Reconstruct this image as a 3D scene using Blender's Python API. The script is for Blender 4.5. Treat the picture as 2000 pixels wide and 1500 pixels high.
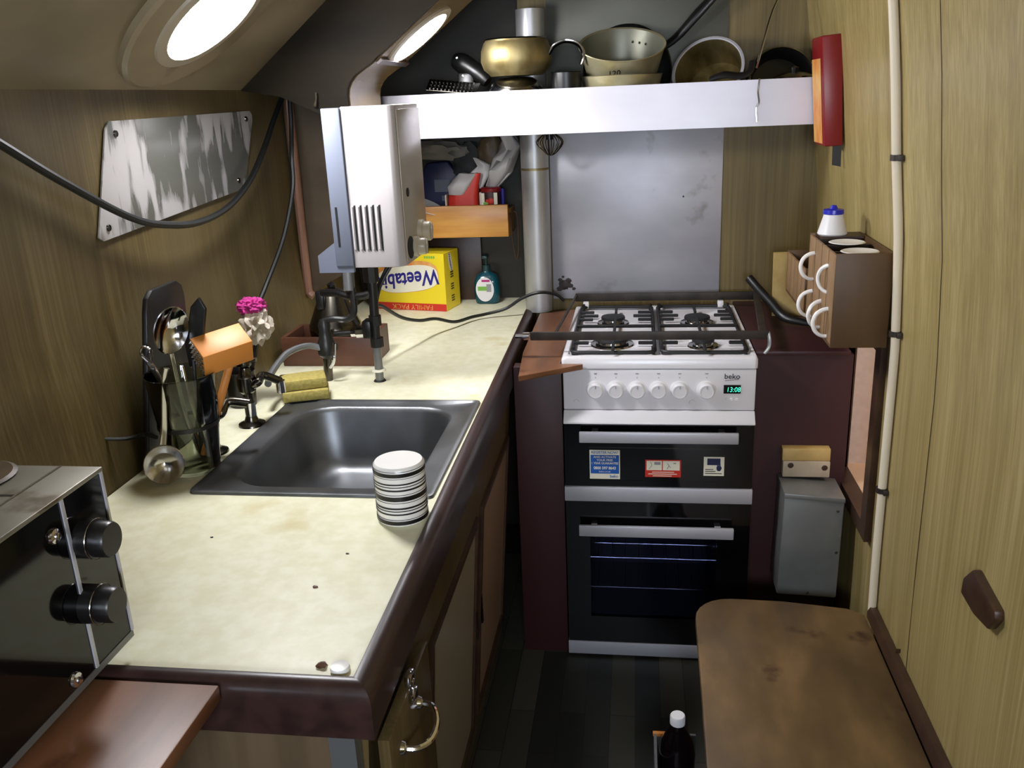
import bpy, bmesh, math, random
from mathutils import Vector, Matrix, Euler
random.seed(7)
PI = math.pi
SC = bpy.context.scene
COL = SC.collection
for o in list(bpy.data.objects):
    bpy.data.objects.remove(o)

# ---------------------------------------------------------------- camera
cam_d = bpy.data.cameras.new('camera')
cam = bpy.data.objects.new('camera', cam_d); COL.objects.link(cam)
F_PX, PITCH, YAW, ROLL = 1714.28, 0.3158, 0.1470, -0.0440
cam_d.sensor_fit = 'HORIZONTAL'; cam_d.sensor_width = 36
cam_d.lens = F_PX / 2000 * 36
cam_d.clip_start = 0.02; cam_d.clip_end = 30
fw = Vector((-math.sin(YAW)*math.cos(PITCH), math.cos(YAW)*math.cos(PITCH), -math.sin(PITCH)))
rt = Vector((math.cos(YAW), math.sin(YAW), 0)); up = rt.cross(fw)
c_, s_ = math.cos(ROLL), math.sin(ROLL)
r2 = c_*rt + s_*up; u2 = -s_*rt + c_*up
mw = Matrix((r2, u2, -fw)).transposed().to_4x4()
mw.translation = Vector((0.1916, -2.1969, 1.5549))
cam.matrix_world = mw
SC.camera = cam

# ---------------------------------------------------------------- world, exposure
w = bpy.data.worlds.new('world'); SC.world = w; w.use_nodes = True
w.node_tree.nodes['Background'].inputs[0].default_value = (0.5, 0.55, 0.7, 1)
w.node_tree.nodes['Background'].inputs[1].default_value = 0.02
vs = SC.view_settings
vs.view_transform = 'Standard'; vs.look = 'None'; vs.gamma = 1.0; vs.use_curve_mapping = False
vs.exposure = 1.72
LAMP_E = 29.0        # radiance of the round deckhead lamps
cy = SC.cycles
cy.use_denoising = True
cy.max_bounces = 8; cy.diffuse_bounces = 5; cy.glossy_bounces = 4; cy.transparent_max_bounces = 12
cy.sample_clamp_indirect = 6.0
cy.caustics_reflective = False; cy.caustics_refractive = False

# ---------------------------------------------------------------- materials
def lin(c):
    return tuple(((x/255)/12.92 if x/255 <= .04045 else ((x/255+.055)/1.055)**2.4) for x in c) + (1,)
def mat(name, c, rough=.5, metal=0., emis=0., spec=.5, coat=0., alpha=1.):
    m = bpy.data.materials.new(name); m.use_nodes = True
    b = m.node_tree.nodes['Principled BSDF']
    b.inputs['Base Color'].default_value = lin(c)
    b.inputs['Roughness'].default_value = rough
    b.inputs['Metallic'].default_value = metal
    b.inputs['Specular IOR Level'].default_value = spec
    b.inputs['Coat Weight'].default_value = coat
    if emis:
        b.inputs['Emission Color'].default_value = lin(c)
        b.inputs['Emission Strength'].default_value = emis
    return m
def noise_mat(name, c1, c2, scale=(5, 5, 5), rough=.5, metal=0., detail=4, lo=.35, hi=.65, spots=None, spot_scale=18, spot_cut=.68,
              rough2=None, spec=.5, coat=0., bump=0., third=None):
    """two-tone noise stretched by scale; optional dirt spots"""
    m = bpy.data.materials.new(name); m.use_nodes = True
    nt = m.node_tree; N = nt.nodes; L = nt.links; b = N['Principled BSDF']
    tc = N.new('ShaderNodeTexCoord'); mp = N.new('ShaderNodeMapping'); mp.inputs['Scale'].default_value = scale
    L.new(tc.outputs['Object'], mp.inputs[0])
    n = N.new('ShaderNodeTexNoise'); n.inputs['Scale'].default_value = 1; n.inputs['Detail'].default_value = detail
    L.new(mp.outputs[0], n.inputs[0])
    r = N.new('ShaderNodeValToRGB'); e = r.color_ramp.elements
    e[0].position = lo; e[0].color = lin(c1); e[1].position = hi; e[1].color = lin(c2)
    if third:
        x = e.new((lo+hi)/2); x.color = lin(third)
    L.new(n.outputs[0], r.inputs[0]); out = r.outputs[0]
    if spots:
        n2 = N.new('ShaderNodeTexNoise'); n2.inputs['Scale'].default_value = spot_scale; n2.inputs['Detail'].default_value = 5
        L.new(tc.outputs['Object'], n2.inputs[0])
        r3 = N.new('ShaderNodeValToRGB'); e = r3.color_ramp.elements
        e[0].position = spot_cut; e[0].color = (0, 0, 0, 1); e[1].position = min(spot_cut+.1, 1); e[1].color = (1, 1, 1, 1)
        L.new(n2.outputs[0], r3.inputs[0])
        mx = N.new('ShaderNodeMix'); mx.data_type = 'RGBA'
        L.new(r3.outputs[0], mx.inputs[0]); L.new(out, mx.inputs[6]); mx.inputs[7].default_value = lin(spots); out = mx.outputs[2]
    L.new(out, b.inputs['Base Color'])
    b.inputs['Metallic'].default_value = metal; b.inputs['Specular IOR Level'].default_value = spec
    b.inputs['Coat Weight'].default_value = coat
    if rough2 is not None:
        mr = N.new('ShaderNodeMapRange'); mr.inputs[3].default_value = rough; mr.inputs[4].default_value = rough2
        mr.inputs[1].default_value = lo; mr.inputs[2].default_value = hi
        L.new(n.outputs[0], mr.inputs[0]); L.new(mr.outputs[0], b.inputs['Roughness'])
    else:
        b.inputs['Roughness'].default_value = rough
    if bump:
        bp = N.new('ShaderNodeBump'); bp.inputs['Strength'].default_value = bump; bp.inputs['Distance'].default_value = .003
        L.new(n.outputs[0], bp.inputs['Height']); L.new(bp.outputs[0], b.inputs['Normal'])
    return m
def veneer(name, base, dark, light, rough=.4, band=7., fine=160., spec=.4, patch=None):
    """straight grained laminate: fine and broad streaks across Y, long in Z"""
    m = bpy.data.materials.new(name); m.use_nodes = True
    nt = m.node_tree; N = nt.nodes; L = nt.links; b = N['Principled BSDF']
    tc = N.new('ShaderNodeTexCoord')
    def nz(sx, sz, det, rough_=.6):
        mp = N.new('ShaderNodeMapping'); mp.inputs['Scale'].default_value = (sx, sx, sz)
        L.new(tc.outputs['Object'], mp.inputs[0])
        n = N.new('ShaderNodeTexNoise'); n.inputs['Scale'].default_value = 1; n.inputs['Detail'].default_value = det
        n.inputs['Roughness'].default_value = rough_
        L.new(mp.outputs[0], n.inputs[0]); return n.outputs[0]
    a = nz(band*2, .5, 3); f = nz(fine, 2.0, 2)
    r1 = N.new('ShaderNodeValToRGB'); e = r1.color_ramp.elements
    e[0].position = .33; e[0].color = lin(dark); e[1].position = .67; e[1].color = lin(light)
    x = e.new(.5); x.color = lin(base)
    mn = N.new('ShaderNodeMix'); mn.data_type = 'FLOAT'; mn.inputs[0].default_value = .5
    L.new(a, mn.inputs[2]); L.new(f, mn.inputs[3]); L.new(mn.outputs[0], r1.inputs[0])
    out = r1.outputs[0]
    if patch:
        n2 = N.new('ShaderNodeTexNoise'); n2.inputs['Scale'].default_value = 2.2; n2.inputs['Detail'].default_value = 6
        L.new(tc.outputs['Object'], n2.inputs[0])
        r3 = N.new('ShaderNodeValToRGB'); e = r3.color_ramp.elements
        e[0].position = .52; e[0].color = (0, 0, 0, 1); e[1].position = .72; e[1].color = (.75, .75, .75, 1)
        L.new(n2.outputs[0], r3.inputs[0])
        mx = N.new('ShaderNodeMix'); mx.data_type = 'RGBA'
        L.new(r3.outputs[0], mx.inputs[0]); L.new(out, mx.inputs[6]); mx.inputs[7].default_value = lin(patch); out = mx.outputs[2]
    L.new(out, b.inputs['Base Color']); b.inputs['Roughness'].default_value = rough
    b.inputs['Specular IOR Level'].default_value = spec
    return m
def glassy(name, tint, gloss=.12, rough=.03, density=1.0):
    m = bpy.data.materials.new(name); m.use_nodes = True
    nt = m.node_tree; N = nt.nodes; L = nt.links
    N.remove(N['Principled BSDF']); out = N['Material Output']
    t = N.new('ShaderNodeBsdfTransparent'); t.inputs[0].default_value = lin(tint)
    g = N.new('ShaderNodeBsdfGlossy'); g.inputs['Roughness'].default_value = rough
    fr = N.new('ShaderNodeLayerWeight'); fr.inputs[0].default_value = gloss
    mx = N.new('ShaderNodeMixShader')
    L.new(fr.outputs['Fresnel'], mx.inputs[0]); L.new(t.outputs[0], mx.inputs[1]); L.new(g.outputs[0], mx.inputs[2])
    L.new(mx.outputs[0], out.inputs[0])
    return m

M = {}
M['wall_r'] = veneer('oak_laminate', (164, 146, 94), (142, 125, 76), (186, 169, 116), rough=.4, patch=None)
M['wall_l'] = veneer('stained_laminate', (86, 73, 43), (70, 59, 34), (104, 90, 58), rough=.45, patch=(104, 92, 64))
M['wall_b'] = veneer('dull_laminate', (116, 100, 60), (98, 84, 50), (134, 116, 72), rough=.5)
M['partition'] = noise_mat('dark_partition_board', (66, 54, 38), (84, 70, 50), (3, 3, 10), rough=.5)
M['upperalu'] = noise_mat('tarnished_upper_sheet', (80, 81, 72), (102, 103, 94), (3, 3, 5), rough=.5, metal=.2)  # duller, darker grey than the splashback sheet
M['dark_recess'] = noise_mat('smoke_stained_board', (38, 36, 27), (52, 49, 37), (3, 3, 6), rough=.6)  # very dark brown board, mottled by noise
M['ceil'] = noise_mat('grimy_cream_gloss', (120, 107, 83), (156, 142, 115), (4, 2.2, 4), rough=.32, detail=3, spots=(98, 84, 66), spot_scale=5, spot_cut=.62)
M['beam'] = noise_mat('dark_beam_paint', (32, 27, 18), (48, 40, 27), (3, 3, 8), rough=.6, spec=.15)
M['lining'] = noise_mat('brown_gloss_lining', (134, 114, 78), (116, 96, 60), (4, 4, 4), rough=.2)
M['floor'] = None
M['worktop'] = noise_mat('cream_laminate', (228, 225, 190), (238, 236, 208), (40, 40, 40), rough=.42, detail=6,
                         spots=(214, 204, 156), spot_scale=6, spot_cut=.62)
M['rail'] = noise_mat('dark_varnished_rail', (44, 29, 26), (62, 42, 38), (30, 3, 30), rough=.33)
M['black'] = mat('black_satin', (16, 16, 16), .4)
M['blackgloss'] = mat('black_enamel_glass', (9, 9, 11), .07, spec=.5)
M['blackplastic'] = mat('black_plastic', (20, 19, 19), .35)
M['cast'] = mat('black_cast_grid', (24, 24, 25), .55)
M['iron'] = noise_mat('dull_dark_iron', (46, 40, 36), (66, 58, 52), (20, 20, 20), rough=.5, metal=.3)
M['white'] = mat('white_enamel', (236, 234, 238), .25)
M['whitep'] = mat('white_plastic', (232, 230, 232), .35)
M['greyp'] = mat('pale_grey_print', (150, 150, 154), .5)
M['silver'] = mat('brushed_silver_trim', (196, 196, 204), .42, metal=.35)
M['steel'] = mat('polished_steel', (190, 188, 184), .16, metal=1.)
M['chrome'] = mat('chrome', (215, 215, 220), .08, metal=1.)
M['darkchrome'] = mat('tarnished_chrome', (92, 88, 80), .22, metal=1.)
M['sinksteel'] = noise_mat('dull_sink_steel', (98, 100, 102), (118, 120, 122), (6, 6, 6), rough=.34, metal=.8, rough2=.46)
M['alu'] = noise_mat('brushed_aluminium_sheet', (176, 176, 184), (200, 200, 208), (3, 3, 5), rough=.42, metal=.25, spots=(138, 136, 132), spot_scale=7, spot_cut=.66)
M['fascia'] = noise_mat('aluminium_fascia', (190, 188, 198), (208, 206, 214), (2, 2, 5), rough=.38, metal=.15)
M['flue'] = noise_mat('flue_aluminium', (168, 168, 168), (198, 198, 198), (8, 8, 2), rough=.4, metal=.6, spots=(140, 118, 80), spot_scale=9, spot_cut=.66)
M['stovetop'] = noise_mat('stained_stove_top', (116, 112, 98), (146, 142, 128), (5, 5, 5), rough=.4, metal=.5, spots=(92, 80, 58), spot_scale=12, spot_cut=.6)
M['brass'] = noise_mat('stained_brassy_steel', (116, 102, 64), (158, 144, 102), (20, 20, 8), rough=.46, metal=.8)
M['panalu'] = noise_mat('worn_pan_aluminium', (176, 166, 124), (206, 200, 168), (9, 9, 9), rough=.38, metal=.7)
M['panin'] = mat('grey_pan_inside', (120, 120, 106), .42, metal=.6)
M['panblack'] = mat('black_pan', (17, 17, 16), .35)
M['redp'] = mat('dark_red_paint', (58, 27, 29), .5)
M['firered'] = mat('red_case_plastic', (132, 24, 29), .35)
M['orange'] = noise_mat('worn_orange_label', (220, 130, 60), (232, 186, 110), (20, 20, 12), rough=.5)
M['woodmid'] = noise_mat('brown_board', (104, 66, 42), (142, 96, 66), (14, 3, 14), rough=.38, spots=(90, 50, 32), spot_scale=9, spot_cut=.62)
M['bench'] = noise_mat('worn_bench_wood', (86, 66, 42), (122, 96, 62), (9, 4, 9), rough=.45, third=(102, 80, 50), spots=(62, 38, 24), spot_scale=8, spot_cut=.64)
M['frame'] = noise_mat('dark_brown_frame', (52, 34, 24), (72, 50, 34), (12, 12, 12), rough=.4)
M['olive'] = veneer('cabinet_frame_veneer', (86, 72, 44), (70, 57, 33), (100, 84, 54), rough=.3)
M['doorpanel'] = mat('grey_door_panel', (150, 142, 128), .28)
M['doorpanel2'] = mat('pinkish_door_panel', (160, 134, 114), .3)
M['pine'] = noise_mat('varnished_pine', (196, 132, 56), (222, 164, 84), (4, 20, 30), rough=.35)
M['rack'] = noise_mat('rack_wood', (84, 61, 35), (98, 72, 42), (14, 14, 4), rough=.5)
M['rackl'] = noise_mat('rack_slats', (138, 108, 74), (152, 120, 84), (14, 14, 4), rough=.5)
M['mallet'] = mat('beech_orange', (214, 138, 62), .5)
M['boxwood'] = noise_mat('red_brown_box', (78, 48, 34), (98, 62, 44), (6, 6, 20), rough=.45)
M['yellow'] = mat('carton_yellow', (240, 214, 40), .45)
M['red'] = mat('print_red', (206, 50, 36), .5)
M['blue'] = mat('print_blue', (38, 34, 130), .5)
M['stickerblue'] = mat('sticker_blue', (30, 92, 176), .5)
M['green'] = mat('print_green', (120, 180, 70), .5)
M['ink'] = mat('ink', (40, 40, 44), .5)
M['cream'] = mat('cream_print', (240, 236, 214), .5)
M['sponge'] = noise_mat('sponge_yellow', (166, 150, 78), (184, 170, 96), (120, 120, 120), rough=.9, bump=.6)
M['pink'] = mat('pink_scrubber', (176, 44, 124), .8)
M['fluff'] = noise_mat('white_scrubber', (190, 180, 164), (214, 204, 190), (60, 60, 60), rough=.95, bump=.8)
M['teal'] = mat('teal_soap', (14, 74, 88), .12)
M['tealdark'] = mat('dark_teal_pump', (30, 62, 66), .3)
M['navy'] = mat('navy_packet', (32, 38, 78), .45)
M['clothgrey'] = noise_mat('grey_bundle', (92, 90, 84), (118, 114, 106), (12, 12, 12), rough=.8)
M['clothdark'] = mat('dark_bundle', (44, 46, 44), .7)
M['film'] = mat('white_carrier_film', (176, 172, 170), .35)
M['cola'] = mat('dark_drink', (14, 8, 12), .06)
M['blueplastic'] = mat('blue_cap', (34, 40, 178), .3)
M['greymetal'] = noise_mat('grey_painted_metal', (112, 114, 112), (130, 132, 130), (6, 6, 6), rough=.4, metal=.3)
M['bluegrey'] = mat('blue_grey_backplate', (104, 110, 124), .45)
M['heater'] = mat('heater_white', (184, 178, 178), .28)
M['heaterfront'] = mat('heater_front_beige', (168, 160, 142), .3)
M['knobcream'] = mat('cream_knob', (180, 170, 148), .35)
M['dark'] = mat('dark_void', (8, 8, 8), .8)
M['pinkwall'] = noise_mat('pinkish_lining', (214, 200, 190), (222, 208, 198), (50, 50, 50), rough=.5)
M['pinkfloor'] = mat('pale_orange_shelf', (226, 196, 166), .5)
M['copper'] = mat('brownish_pink_moulding', (138, 100, 80), .4)
M['blacklead'] = mat('black_rubber_cable', (18, 20, 18), .45)
M['blockyel'] = noise_mat('yellowish_block', (186, 156, 92), (204, 176, 112), (20, 20, 20), rough=.6)
M['blockpale'] = noise_mat('pale_block', (176, 162, 138), (190, 176, 152), (20, 20, 20), rough=.6)
M['lead'] = mat('grey_pipe', (120, 122, 122), .4, metal=.5)
M['pipedark'] = mat('blackened_pipe', (48, 48, 46), .35, metal=.5)
M['conduit'] = mat('cream_conduit', (226, 214, 190), .4)
M['white2'] = mat('white_china', (240, 238, 234), .2)
M['endwood'] = noise_mat('grey_brown_wood', (88, 73, 53), (108, 90, 67), (30, 30, 2), rough=.5)
M['glass'] = glassy('clear_plastic', (214, 216, 206), .35)
M['ovenglass'] = glassy('smoked_oven_glass', (205, 208, 222), .14)
M['cavity'] = mat('oven_cavity', (66, 67, 72), .4)
# scratched acrylic mirror panel
def mirror_mat():
    m = bpy.data.materials.new('scratched_steel_panel'); m.use_nodes = True
    nt = m.node_tree; N = nt.nodes; L = nt.links; b = N['Principled BSDF']
    tc = N.new('ShaderNodeTexCoord'); mp = N.new('ShaderNodeMapping'); mp.inputs['Scale'].default_value = (1, 34, 6)
    mp.inputs['Rotation'].default_value = (.25, 0, 0)
    L.new(tc.outputs['Object'], mp.inputs[0])
    n = N.new('ShaderNodeTexNoise'); n.inputs['Scale'].default_value = 1; n.inputs['Detail'].default_value = 7
    L.new(mp.outputs[0], n.inputs[0])
    n2 = N.new('ShaderNodeTexNoise'); n2.inputs['Scale'].default_value = 6; n2.inputs['Detail'].default_value = 2
    L.new(tc.outputs['Object'], n2.inputs[0])
    ad = N.new('ShaderNodeMath'); ad.operation = 'MULTIPLY'; L.new(n.outputs[0], ad.inputs[0]); L.new(n2.outputs[0], ad.inputs[1])
    r = N.new('ShaderNodeValToRGB'); e = r.color_ramp.elements
    e[0].position = .22; e[0].color = lin((112, 112, 104)); e[1].position = .28; e[1].color = lin((186, 182, 180))
    L.new(ad.outputs[0], r.inputs[0]); L.new(r.outputs[0], b.inputs['Base Color'])
    b.inputs['Metallic'].default_value = .4
    mr = N.new('ShaderNodeMapRange'); mr.inputs[1].default_value = .2; mr.inputs[2].default_value = .3
    mr.inputs[3].default_value = .18; mr.inputs[4].default_value = .5
    L.new(ad.outputs[0], mr.inputs[0]); L.new(mr.outputs[0], b.inputs['Roughness'])
    return m
M['mirror'] = mirror_mat()
def floor_mat():
    m = bpy.data.materials.new('dark_lino_planks'); m.use_nodes = True
    nt = m.node_tree; N = nt.nodes; L = nt.links; b = N['Principled BSDF']
    tc = N.new('ShaderNodeTexCoord')
    mp = N.new('ShaderNodeMapping'); mp.inputs['Rotation'].default_value = (0, 0, PI/2); mp.inputs['Location'].default_value = (0, .005, 0)
    L.new(tc.outputs['Object'], mp.inputs[0])
    br = N.new('ShaderNodeTexBrick'); br.inputs['Scale'].default_value = 1
    br.inputs['Brick Width'].default_value = .42; br.inputs['Row Height'].default_value = .066
    br.inputs['Mortar Size'].default_value = .0012; br.offset = .37
    br.inputs['Color1'].default_value = lin((30, 32, 28)); br.inputs['Color2'].default_value = lin((70, 69, 58))
    br.inputs['Mortar'].default_value = lin((22, 22, 20)); br.inputs['Bias'].default_value = -.1
    L.new(mp.outputs[0], br.inputs[0]); L.new(br.outputs[0], b.inputs['Base Color'])
    b.inputs['Roughness'].default_value = .5
    return m
M['floor'] = floor_mat()
def emit(name, c, s):
    m = bpy.data.materials.new(name); m.use_nodes = True
    nt = m.node_tree; N = nt.nodes; N.remove(N['Principled BSDF'])
    e = N.new('ShaderNodeEmission'); e.inputs[0].default_value = c + (1,); e.inputs[1].default_value = s
    nt.links.new(e.outputs[0], N['Material Output'].inputs[0]); return m
M['lamp'] = emit('lit_lamp_lens', (.97, .965, 1.0), LAMP_E)
M['digits'] = emit('green_display_digits', (.08, 1.0, .62), .45)
M['sky_pane'] = emit('daylit_pane', (.78, .86, 1.0), 13.0)  # cool glow for the panes added in the aft wall
M['saloon'] = emit('saloon_lamp_lens', (1.0, .88, .80), 11.0)

# ---------------------------------------------------------------- mesh builder
ORG = {}
def world_org(o):
    v = Vector((0, 0, 0))
    while o is not None:
        v += ORG.get(o.name, Vector((0, 0, 0))); o = o.parent
    return v
class B:
    def __init__(s): s.bm = bmesh.new()
    def _merge(s, t, mtx=None):
        if mtx is not None: bmesh.ops.transform(t, matrix=mtx, verts=t.verts)
        me = bpy.data.meshes.new('tmp'); t.to_mesh(me); t.free(); s.bm.from_mesh(me); bpy.data.meshes.remove(me); return s
    def box(s, x0, x1, y0, y1, z0, z1, bev=0., seg=2, m=None):
        t = bmesh.new(); bmesh.ops.create_cube(t, size=1)
        bmesh.ops.scale(t, vec=(abs(x1-x0), abs(y1-y0), abs(z1-z0)), verts=t.verts)
        bmesh.ops.translate(t, vec=((x0+x1)/2, (y0+y1)/2, (z0+z1)/2), verts=t.verts)
        if bev: bmesh.ops.bevel(t, geom=t.edges[:], offset=bev, segments=seg, profile=.5, affect='EDGES')
        return s._merge(t, m)
    def prism(s, poly, vec, bev=0., seg=2):
        """poly: list of 3d points, extruded by vec"""
        t = bmesh.new(); v = [t.verts.new(p) for p in poly]; f = t.faces.new(v)
        r = bmesh.ops.extrude_face_region(t, geom=[f])
        bmesh.ops.translate(t, vec=vec, verts=[g for g in r['geom'] if isinstance(g, bmesh.types.BMVert)])
        bmesh.ops.recalc_face_normals(t, faces=t.faces)
        if bev: bmesh.ops.bevel(t, geom=t.edges[:], offset=bev, segments=seg, profile=.5, affect='EDGES')
        return s._merge(t)
    def quad(s, *p):
        t = bmesh.new(); t.faces.new([t.verts.new(q) for q in p]); return s._merge(t)
    def lathe(s, prof, c=(0, 0, 0), axis=(0, 0, 1), seg=32, cap=True):
        """prof: list of (radius, height)"""
        t = bmesh.new(); rings = []
        for r, h in prof:
            if r < 1e-6: rings.append([t.verts.new((0, 0, h))])
            else: rings.append([t.verts.new((r*math.cos(2*PI*i/seg), r*math.sin(2*PI*i/seg), h)) for i in range(seg)])
        for a, b in zip(rings, rings[1:]):
            for i in range(seg):
                j = (i+1) % seg
                if len(a) == 1 and len(b) == 1: continue
                if len(a) == 1: t.faces.new((a[0], b[i], b[j]))
                elif len(b) == 1: t.faces.new((a[i], a[j], b[0]))
                else: t.faces.new((a[i], a[j], b[j], b[i]))
        if cap:
            if len(rings[0]) > 1: t.faces.new(rings[0][::-1])
            if len(rings[-1]) > 1: t.faces.new(rings[-1])
        bmesh.ops.recalc_face_normals(t, faces=t.faces)
        q = Vector((0, 0, 1)).rotation_difference(Vector(axis).normalized())
        return s._merge(t, Matrix.Translation(Vector(c)) @ q.to_matrix().to_4x4())
    def cyl(s, a, b, r, r2=None, seg=20):
        a = Vector(a); b = Vector(b); L = (b-a).length
        return s.lathe([(r, 0), (r if r2 is None else r2, L)], a, b-a, seg)
    def tube(s, pts, r, seg=10, smooth=6, flat=1.0, closed=False):
        P = [Vector(p) for p in pts]
        if smooth and len(P) > 2:
            Q = []; n = len(P)
            rng = range(n if closed else n-1)
            for i in rng:
                g = (lambda k: P[k % n]) if closed else (lambda k: P[max(0, min(n-1, k))])
                p0, p1, p2, p3 = g(i-1), g(i), g(i+1), g(i+2)
                for k in range(smooth):
                    u = k/smooth
                    Q.append(.5*((2*p1)+(-p0+p2)*u+(2*p0-5*p1+4*p2-p3)*u*u+(-p0+3*p1-3*p2+p3)*u**3))
            if not closed: Q.append(P[-1])
            P = Q
        n = len(P); R = r if isinstance(r, (list, tuple)) else None
        t = bmesh.new(); rings = []; nrm = None
        for i in range(n):
            if closed: d = P[(i+1) % n]-P[i-1]
            else: d = P[min(i+1, n-1)]-P[max(i-1, 0)]
            if d.length < 1e-9: d = Vector((0, 0, 1))
            d.normalize()
            if nrm is None: nrm = d.orthogonal().normalized()
            else:
                nrm = nrm-d*nrm.dot(d)
                if nrm.length < 1e-6: nrm = d.orthogonal()
                nrm.normalize()
            bi = d.cross(nrm)
            if R:
                u = i/(n-1)*(len(R)-1); k = min(int(u), len(R)-2); rr = R[k]+(R[k+1]-R[k])*(u-k)
            else: rr = r
            rings.append([t.verts.new(P[i]+nrm*rr*math.cos(2*PI*j/seg)+bi*rr*flat*math.sin(2*PI*j/seg)) for j in range(seg)])
        pairs = list(zip(rings, rings[1:])) + ([(rings[-1], rings[0])] if closed else [])
        for a, b in pairs:
            for j in range(seg): t.faces.new((a[j], a[(j+1) % seg], b[(j+1) % seg], b[j]))
        if not closed: t.faces.new(rings[0][::-1]); t.faces.new(rings[-1])
        bmesh.ops.recalc_face_normals(t, faces=t.faces)
        return s._merge(t)
    def loft(s, rings, cap0=False, cap1=False):
        t = bmesh.new(); R = [[t.verts.new(p) for p in r] for r in rings]; n = len(R[0])
        for a, b in zip(R, R[1:]):
            for j in range(n): t.faces.new((a[j], a[(j+1) % n], b[(j+1) % n], b[j]))
        if cap0: t.faces.new(R[0][::-1])
        if cap1: t.faces.new(R[-1])
        bmesh.ops.recalc_face_normals(t, faces=t.faces)
        return s._merge(t)
    def blob(s, c, r, jit=.15, sub=3, seed=0, scale=(1, 1, 1), freq=3.):
        from mathutils import noise
        t = bmesh.new(); bmesh.ops.create_icosphere(t, subdivisions=sub, radius=1)
        for v in t.verts:
            k = 1+jit*noise.noise(v.co*freq+Vector((seed*7.3, seed, 0)))*2
            v.co = Vector((v.co.x*scale[0], v.co.y*scale[1], v.co.z*scale[2]))*k*r+Vector(c)
        return s._merge(t)
    def text(s, txt, o, right, upv, size, align='CENTER', shear=0., bold=0., sx=1.):
        cu = bpy.data.curves.new('t', 'FONT'); cu.body = txt; cu.size = 1; cu.align_x = align; cu.align_y = 'CENTER'
        cu.offset = bold; cu.shear = shear; cu.resolution_u = 3
        ob = bpy.data.objects.new('t', cu); COL.objects.link(ob)
        dg = bpy.context.evaluated_depsgraph_get()
        me = bpy.data.meshes.new_from_object(ob.evaluated_get(dg)); bpy.data.objects.remove(ob)
        R = Vector(right).normalized(); U = Vector(upv).normalized(); Nn = R.cross(U)
        mt = Matrix((R*size*sx, U*size, Nn*size)).transposed().to_4x4(); mt.translation = Vector(o)
        me.transform(mt); s.bm.from_mesh(me); bpy.data.meshes.remove(me); return s
    def rot(s, ang, axis, c):
        bmesh.ops.rotate(s.bm, cent=c, matrix=Matrix.Rotation(ang, 3, axis), verts=s.bm.verts); return s
    def build(s, name, m, parent=None, local=False, sharp=35, **kw):
        me = bpy.data.meshes.new(name)
        if parent is not None and not local:
            bmesh.ops.translate(s.bm, vec=-world_org(parent), verts=s.bm.verts)
            top = parent
            while top.parent is not None: top = top.parent
            if any(abs(a) > 1e-9 for a in top.rotation_euler):
                bmesh.ops.transform(s.bm, matrix=top.rotation_euler.to_matrix().inverted().to_4x4(), verts=s.bm.verts)
        s.bm.to_mesh(me); s.bm.free()
        me.materials.append(M[m] if isinstance(m, str) else m)
        me.polygons.foreach_set('use_smooth', [True]*len(me.polygons))
        try: me.set_sharp_from_angle(angle=math.radians(sharp))
        except Exception: pass
        o = bpy.data.objects.new(name, me); COL.objects.link(o)
        if parent is not None: o.parent = parent
        if kw: tag(o, **kw)
        return o
def tag(o, label=None, cat=None, group=None, kind=None):
    if label: o['label'] = label
    if cat: o['category'] = cat
    if group: o['group'] = group
    if kind: o['kind'] = kind
    return o
def thing(name, loc, label, cat, group=None, rot=(0, 0, 0)):
    o = bpy.data.objects.new(name, None); COL.objects.link(o); o.empty_display_size = .05
    o.location = loc; o.rotation_euler = rot; ORG[o.name] = Vector(loc)
    return tag(o, label, cat, group)
def struct(name, b, m, parent=None, **k):
    o = b.build(name, m, parent, **k)
    if parent is None: o['kind'] = 'structure'
    return o
def copy_thing(o, loc=None, rot=None, label=None):
    r = o.copy(); COL.objects.link(r)
    for ch in list(o.children):
        c = ch.copy(); COL.objects.link(c); c.parent = r
        for g in list(ch.children):
            d = g.copy(); COL.objects.link(d); d.parent = c
    if loc is not None: r.location = loc
    if rot is not None: r.rotation_euler = rot
    if label: r['label'] = label
    return r
def rrect(cx, cy, hx, hy, r, z, n=8):
    out = []
    for k, (sx, sy) in enumerate(((1, 1), (-1, 1), (-1, -1), (1, -1))):
        for i in range(n):
            a = PI/2*k + PI/2*i/(n-1)
            out.append((cx+sx*(hx-r)+r*math.cos(a), cy+sy*(hy-r)+r*math.sin(a), z))
    return out
X_, Y_, Z_ = Vector((1, 0, 0)), Vector((0, 1, 0)), Vector((0, 0, 1))

# ================================================================ SETTING
YB, YF = .66, -3.1
struct('floor', B().box(-.75, .95, YF, .8, -.03, 0), 'floor')
# hull side, left
prof = [(-.62, 0), (-.72, .6), (-.775, .88), (-.80, 1.2), (-.80, 1.6)]
poly = [(x, YF, z) for x, z in prof] + [(x-.03, YF, z) for x, z in reversed(prof)]
struct('wall_left', B().prism(poly, (0, .80-YF, 0)), 'wall_l')
# sloping deckhead and flat ceiling
b = B().prism([(-.83, YF, 1.6), (-.8, YF, 1.6), (-.24, YF, 2.048), (.66, YF, 2.048), (.66, YF, 2.09), (-.26, YF, 2.09)], (0, .055-YF, 0))
struct('ceiling', b, 'ceil')
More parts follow.
